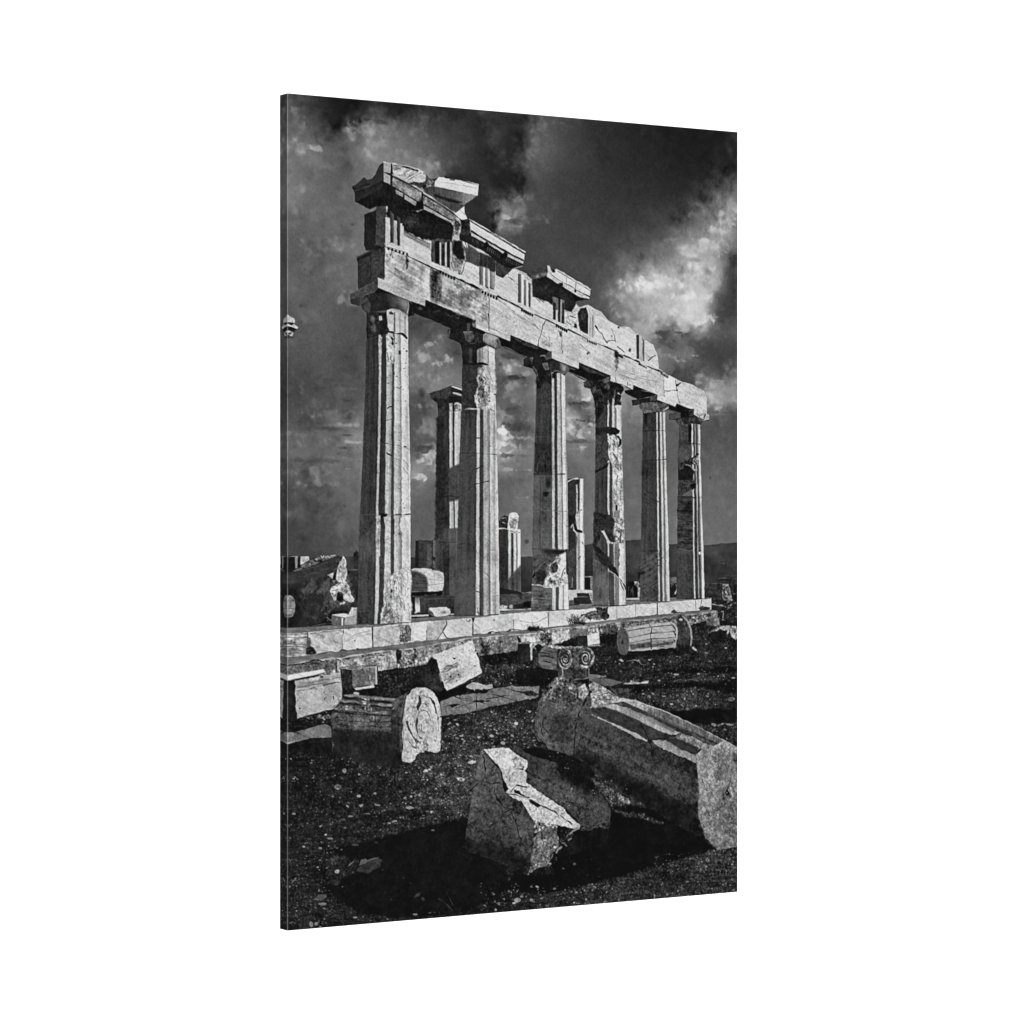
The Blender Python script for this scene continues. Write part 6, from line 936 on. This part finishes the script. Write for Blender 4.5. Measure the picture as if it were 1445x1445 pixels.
fill('S', '480 170 590 190 660 250 640 300 540 290 500 240', .76, 'marble', a=1.1, r=3, soft=8); lines('S', '520 492 580 505 640 515 700 530/700 550 760 580 830 610 900 640 930 660/945 670 990 700 1040 740/610 300 650 310/580 290 620 270 660 295/860 550 880 540/560 480 600 430 680 450', w=2.0, tone=.1, r=1.6); fill('S', '585 465 620 480 680 520 640 520 590 490', .09, None, r=1.5); fill('S', '690 540 760 575 800 595 770 605 710 565', .08, None, r=1.2)
fill('S', '570 190 660 240 650 300 590 290 560 240', .64, 'rough', a=1.0, r=1.5, soft=4); line('S', '345 160 400 225 475 310 505 400 540 460', 1.8, .12, r=1.5, op=.6); specks('S', 400, 150, 1060, 740, 120, .5, .4, 106, flat=1.0)
fill('S', '742 715 800 730 930 745 920 790 860 770 780 820 740 810', .5, 'rough', a=1.6, r=1.8); fill('S', '742 830 790 790 870 750 915 790 940 850 925 920 890 960 880 1010 840 1065 770 1080 692 1138 715 1000', .38, 'rough', a=.95, r=1.4); lines('S', '760 860 770 980/800 880 810 1000 830 1040/860 880 850 980/900 840 890 900', w=1.4, tone=.6, r=3, op=.6); fill('S', '920 760 1040 775 1070 790 1040 850 980 910 930 900 945 840', .1, 'rough', a=1, r=1.5); lines('S', '1000 830 1040 800 1090 770/960 880 990 910/1010 860 1030 850/920 960 950 920', w=2.4, tone=.46, r=2.5)
specks('S', 700, 780, 930, 1080, 70, .7, .5, 107, flat=1.1); fill('S', '690 1140 770 1085 840 1070 900 1090 900 1130 760 1140', .07, 'rough', a=.5, r=2)
use(GROUND)
fill('Q', '430 785 470 800 560 850 700 945 715 965 640 975 580 985 520 900', .22, 'rough', a=1.1, r=1.6, soft=3); fill('Q', '590 1000 680 1020 800 1035 930 1095 880 1095 760 1060 680 1050 600 1020', .17, 'dirt', a=1.6, r=2, soft=4); specks('Q', 450, 800, 700, 960, 40, .6, .5, 108); fill('Q', '620 915 660 910 710 960 650 960', .42, 'rough', r=1.5)
fill('Q', '330 655 470 748 560 850 575 980 580 1110 370 1100 300 1000 200 880', .05, 'plain', op=.0)

part('printed_pinnacle', 'small pale ornamental pinnacle on the left fold, in front of the sky')
fill('Z', '355 360 380 345 420 380 435 425 480 405 520 460 600 470 622 520 610 620 530 605 420 600 340 600', .66, 'rough', a=.7, r=.6); fill('Z', '340 605 430 600 590 630 560 680 520 695 440 650 340 640', .1, None, r=.5)
fill('Z', '340 650 400 660 470 700 530 730 560 690 600 665 640 700 720 770 700 822 620 800 540 760 440 740 340 730', .72, 'marble', r=.5); oval('Z', 590, 720, 14, 16, .3); fill('Z', '340 735 440 745 540 775 690 835 640 870 580 930 480 910 340 890', .09, 'flute', a=.4, r=.4); fill('Z', '340 890 420 890 480 920 540 920 570 970 555 1080 510 1085 440 1060 430 1020 340 1010', .6, 'rough', a=.8, r=.7); fill('Z', '400 980 480 970 500 1000 440 1010', .2, None); fill('Z', '340 1050 420 1060 500 1090 540 1110 430 1110 400 1150 340 1150', .12, None, soft=4)

# film grain of the print, paper white and deepest black
_stone = np.isin(ids, [k for k in range(1, len(PARTS)) if PARTS[k] not in ('printed_hill', 'printed_ground', 'printed_plant')])
ink += _stone * (.010 + .044 * np.clip((GY / NY - .35) * 4, 0, 1) - .020 * np.clip((GY / NY - .66) * 9, 0, 1)) * np.exp(-((ink - .21) / .11) ** 2)


def blurred(a, scale):
    q = np.pad(a, ((0, 36), (0, 24)), mode='edge')
    fy, fx = np.fft.fftfreq(q.shape[0])[:, None], np.fft.rfftfreq(q.shape[1])[None, :]
    return np.fft.irfft2(np.fft.rfft2(q) * np.exp(-2 * (math.pi * scale) ** 2 * (fx ** 2 + fy ** 2)), s=q.shape)[:NY, :NX].astype(np.float32)


ink += .55 * np.clip(ink - blurred(ink, 1.7), -.16, .16) + .16 * np.clip(ink - blurred(ink, 11), -.25, .25)
_k = np.clip((ink - .45) / .3, 0, 1)
ink += .06 * _k * _k * (3 - 2 * _k)
ink = .016 + .985 * np.clip(ink, .03, 1) ** .97
ink += (.009 * N1 + .007 * N2) * np.clip(.5 + ink * 1.3, .6, 1.2)
np.clip(ink, .055, .90, out=ink)

# ------------------------------------------------------------------ settle ragged borders between the printed things
def settle(idmap, rad=2):
    h, w = idmap.shape
    best = np.zeros((h, w), np.float32)
    out = idmap.copy()
    for k in np.unique(idmap):
        ys, xs = np.nonzero(idmap == k)
        y0, y1, x0, x1 = max(ys.min() - 6, 0), min(ys.max() + 7, h), max(xs.min() - 6, 0), min(xs.max() + 7, w)
        m = np.pad((idmap[y0:y1, x0:x1] == k).astype(np.float32), rad + 1)
        c = m.cumsum(0).cumsum(1)
        n = 2 * rad + 1
        s = c[n:, n:] - c[:-n, n:] - c[n:, :-n] + c[:-n, :-n]
        s = s[:y1 - y0, :x1 - x0]
        better = s > best[y0:y1, x0:x1]
        best[y0:y1, x0:x1][better] = s[better]
        out[y0:y1, x0:x1][better] = k
    return out


for _ in range(2):
    ids = settle(ids)

# ------------------------------------------------------------------ scene
import bpy
from mathutils import Vector

scene = bpy.context.scene
col = scene.collection
BASE_Z = 1.0
MID_Z = BASE_Z + H_SHEET / 2
P_LEFT = Vector((X_LEFT, D_LEFT, BASE_Z))
AXIS = Vector((X_RIGHT - X_LEFT, D_RIGHT - D_LEFT, 0)).normalized()      # along the width, left to right
WIDTH = (Vector((X_RIGHT, D_RIGHT, BASE_Z)) - P_LEFT).length
FRONT = Vector((AXIS.y, -AXIS.x, 0))                                     # towards the viewer


def put_object(name, mesh, parent=None, label=None):
    o = bpy.data.objects.new(name, mesh)
    col.objects.link(o)
    if parent:
        o.parent = parent
    if label:
        o['label'] = label
    return o


def printed_material():
    m = bpy.data.materials.new('printed_canvas')
    m.use_nodes = True
    nt = m.node_tree
    b = nt.nodes['Principled BSDF']
    a = nt.nodes.new('ShaderNodeAttribute')
    a.attribute_name = 'ink'
    nt.links.new(a.outputs['Color'], b.inputs['Base Color'])
    n = nt.nodes.new('ShaderNodeTexNoise')
    n.inputs['Scale'].default_value = 900
    r = nt.nodes.new('ShaderNodeMapRange')
    r.inputs['To Min'].default_value, r.inputs['To Max'].default_value = .75, .95
    nt.links.new(n.outputs['Fac'], r.inputs['Value'])
    nt.links.new(r.outputs['Result'], b.inputs['Roughness'])
    b.inputs['Specular IOR Level'].default_value = 0.03
    return m


def plain_material(name, colour, rough=.8, spec=.2, grain=0):
    m = bpy.data.materials.new(name)
    m.use_nodes = True
    nt = m.node_tree
    b = nt.nodes['Principled BSDF']
    b.inputs['Roughness'].default_value = rough
    b.inputs['Specular IOR Level'].default_value = spec
    n = nt.nodes.new('ShaderNodeTexNoise')
    n.inputs['Scale'].default_value = 60 if grain else 4
    r = nt.nodes.new('ShaderNodeValToRGB')
    for e, k in zip(r.color_ramp.elements, (1 - grain, 1 + grain)):
        e.color = (*[min(c * k, 1) for c in colour], 1)
    nt.links.new(n.outputs['Fac'], r.inputs['Fac'])
    nt.links.new(r.outputs['Color'], b.inputs['Base Color'])
    return m


PRINT = printed_material()


def linear(t):
    t = np.clip(t, 0, 1)
    return np.where(t <= .04045, t / 12.92, ((t + .055) / 1.055) ** 2.4)


def grid_mesh(name, xyz, faces, tone):
    """xyz (n,3), faces (m,4), tone (n) -> mesh with the tones as its ink"""
    me = bpy.data.meshes.new(name)
    n, m = len(xyz), len(faces)
    me.vertices.add(n)
    me.vertices.foreach_set('co', np.ascontiguousarray(xyz, np.float32).ravel())
    me.loops.add(m * 4)
    me.loops.foreach_set('vertex_index', np.ascontiguousarray(faces, np.int32).ravel())
    me.polygons.add(m)
    me.polygons.foreach_set('loop_start', np.arange(0, m * 4, 4, dtype=np.int32))
    me.update(calc_edges=True)
    at = me.color_attributes.new('ink', 'FLOAT_COLOR', 'POINT')
    c = np.ones((n, 4), np.float32)
    c[:, :3] = linear(tone)[:, None]
    at.data.foreach_set('color', c.ravel())
    me.materials.append(PRINT)
    me.validate()
    return me


root = bpy.data.objects.new('canvas_print', None)
col.objects.link(root)
root.location = P_LEFT
root.rotation_euler = (0, 0, math.atan2(AXIS.y, AXIS.x))
root['label'] = 'tall stretched canvas with a black and white photograph of a ruined Greek temple'
root['category'] = 'canvas print'
# in the frame of the canvas: x along the width, y away from the viewer, z up
FOLD = .0006
sx = FOLD + (WIDTH - FOLD) * np.arange(NX) / (NX - 1)
sz = H_SHEET * (1 - np.arange(NY) / (NY - 1))
VX, VZ = np.meshgrid(sx, sz)
sheet = np.stack([VX, np.zeros_like(VX), VZ], 2).reshape(-1, 3)
tone = ink.reshape(-1)
cell = ids[:-1, :-1]
jj, ii = np.meshgrid(np.arange(NY - 1), np.arange(NX - 1), indexing='ij')
first = jj * NX + ii


def printed_piece(k, name, parent, label):
    f = first[cell == k]
    if len(f) == 0:
        return None
    faces = np.stack([f, f + NX, f + NX + 1, f + 1], 1)
    used = np.unique(faces)
    back = np.zeros(NX * NY, np.int32)
    back[used] = np.arange(len(used))
    return put_object(name, grid_mesh(name, sheet[used], back[faces], tone[used]), parent, label)


picture = printed_piece(0, 'printed_picture', root, 'printed front of the canvas, dark cloudy sky above temple ruins')
for k in range(1, len(PARTS)):
    printed_piece(k, PARTS[k], picture, PART_LABELS.get(k))

# the picture runs on, mirrored, round the four sides of the stretcher
DOT = W_SHEET / NX
nd = int(round(T_SHEET / DOT))
dep = FOLD + (T_SHEET - FOLD) * np.arange(nd) / (nd - 1)


def side(name, along, strip, at):
    """strip (n along, nd deep) of tones; at(a, d) -> xyz"""
    n = len(along)
    A, D = np.meshgrid(along, dep, indexing='ij')
    xyz = at(A, D).reshape(-1, 3)
    a, d = np.meshgrid(np.arange(n - 1), np.arange(nd - 1), indexing='ij')
    f = (a * nd + d).ravel()
    return put_object(name, grid_mesh(name, xyz, np.stack([f, f + 1, f + nd + 1, f + nd], 1), strip.reshape(-1)), root)


Z0 = np.zeros
side('wrapped_edge', sz, ink[:, :nd], lambda a, d: np.stack([0 * a, d, a], 2))
side('wrapped_edge', sz, ink[:, ::-1][:, :nd], lambda a, d: np.stack([0 * a + WIDTH, d, a], 2))
side('wrapped_edge', sx, ink[:nd].T, lambda a, d: np.stack([a, d, 0 * a + H_SHEET], 2))
side('wrapped_edge', sx, ink[::-1][:nd].T, lambda a, d: np.stack([a, d, 0 * a], 2))
# the fold of the canvas at the near corner, its highlight put into paler ink
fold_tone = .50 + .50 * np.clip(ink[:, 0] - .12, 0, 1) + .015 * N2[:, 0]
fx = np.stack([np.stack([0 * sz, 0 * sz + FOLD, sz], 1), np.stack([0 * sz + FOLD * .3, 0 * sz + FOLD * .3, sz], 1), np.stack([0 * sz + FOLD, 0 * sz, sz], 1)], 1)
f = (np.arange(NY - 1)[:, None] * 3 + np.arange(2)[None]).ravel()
put_object('fold_highlight_ink', grid_mesh('fold_highlight_ink', fx.reshape(-1, 3), np.stack([f, f + 3, f + 4, f + 1], 1), np.repeat(fold_tone, 3)), root,
           'pale fold line where the canvas turns the corner, its highlight put into the ink')


def boxes(name, spans, mat, parent=None, label=None):
    v, f = [], []
    for (x0, x1, y0, y1, z0, z1) in spans:
        b = len(v)
        v += [(x, y, z) for x in (x0, x1) for y in (y0, y1) for z in (z0, z1)]
        f += [tuple(b + i for i in q) for q in ((0, 1, 3, 2), (4, 6, 7, 5), (0, 4, 5, 1), (2, 3, 7, 6), (0, 2, 6, 4), (1, 5, 7, 3))]
    me = bpy.data.meshes.new(name)
    me.from_pydata(v, [], f)
    me.materials.append(mat)
    me.update()
    return put_object(name, me, parent, label)


# back of the canvas, set inside the wrapped sides
PINE = plain_material('pine_wood', (.55, .40, .24), .7, .2, .12)
e, b_ = .0012, .038
back_ = [(e, WIDTH - e, .004, T_SHEET - .001, e, H_SHEET - e)]
boxes('stretcher_frame', back_, PINE, root)

# ------------------------------------------------------------------ seamless white studio background
WHITE = plain_material('white_backdrop_paper', (.88, .88, .88), .9, .0)
wall_y, rad = D_RIGHT + 1.6, 1.0
prof = [(-2.5, 0.0)] + [(wall_y - rad + rad * math.sin(a), rad - rad * math.cos(a)) for a in np.radians(np.arange(0, 91, 6))] + [(wall_y, 6.0)]
v = [(x, y, z) for (y, z) in prof for x in (-5.0, 5.0)]
f = [(2 * i, 2 * i + 1, 2 * i + 3, 2 * i + 2) for i in range(len(prof) - 1)]
me = bpy.data.meshes.new('backdrop')
me.from_pydata(v, [], f)
me.materials.append(WHITE)
for p in me.polygons:
    p.use_smooth = True
bd = put_object('backdrop', me)
bd['kind'] = 'structure'

# ------------------------------------------------------------------ light: one soft key square on to the canvas, two lamps on the backdrop
world = bpy.data.worlds.new('World')
scene.world = world
world.use_nodes = True
world.node_tree.nodes['Background'].inputs['Color'].default_value = (1, 1, 1, 1)
world.node_tree.nodes['Background'].inputs['Strength'].default_value = WORLD


def lamp(name, loc, aim, size, power):
    l = bpy.data.lights.new(name, 'AREA')
    l.shape = 'SQUARE'
    l.size = size
    l.energy = power
    o = bpy.data.objects.new(name, l)
    col.objects.link(o)
    o.location = loc
    o.rotation_euler = (Vector(aim) - Vector(loc)).to_track_quat('-Z', 'Y').to_euler()
    return o


centre = P_LEFT + AXIS * WIDTH / 2 + Vector((0, 0, H_SHEET / 2))
lamp('key_lamp', centre + FRONT * 4.0, centre, 1.2, KEY)
lamp('backdrop_lamp', (-1.7, wall_y - 1.2, MID_Z), (-1.7, wall_y, MID_Z), 1.0, BACK)
lamp('backdrop_lamp', (1.7, wall_y - 1.2, MID_Z), (1.7, wall_y, MID_Z), 1.0, BACK)

# ------------------------------------------------------------------ camera
cam = bpy.data.cameras.new('camera')
cam.sensor_width = 36.0
cam.lens = 36.0 * F_PX / 1445
cam.clip_end = 200
co = bpy.data.objects.new('camera', cam)
col.objects.link(co)
co.location = (0, 0, MID_Z)
co.rotation_euler = (math.pi / 2, 0, 0)
scene.camera = co
scene.view_settings.view_transform = 'Standard'
scene.view_settings.look = 'None'
scene.view_settings.exposure = 0
scene.view_settings.gamma = 1
scene.view_settings.use_curve_mapping = False
scene.cycles.max_bounces = 8
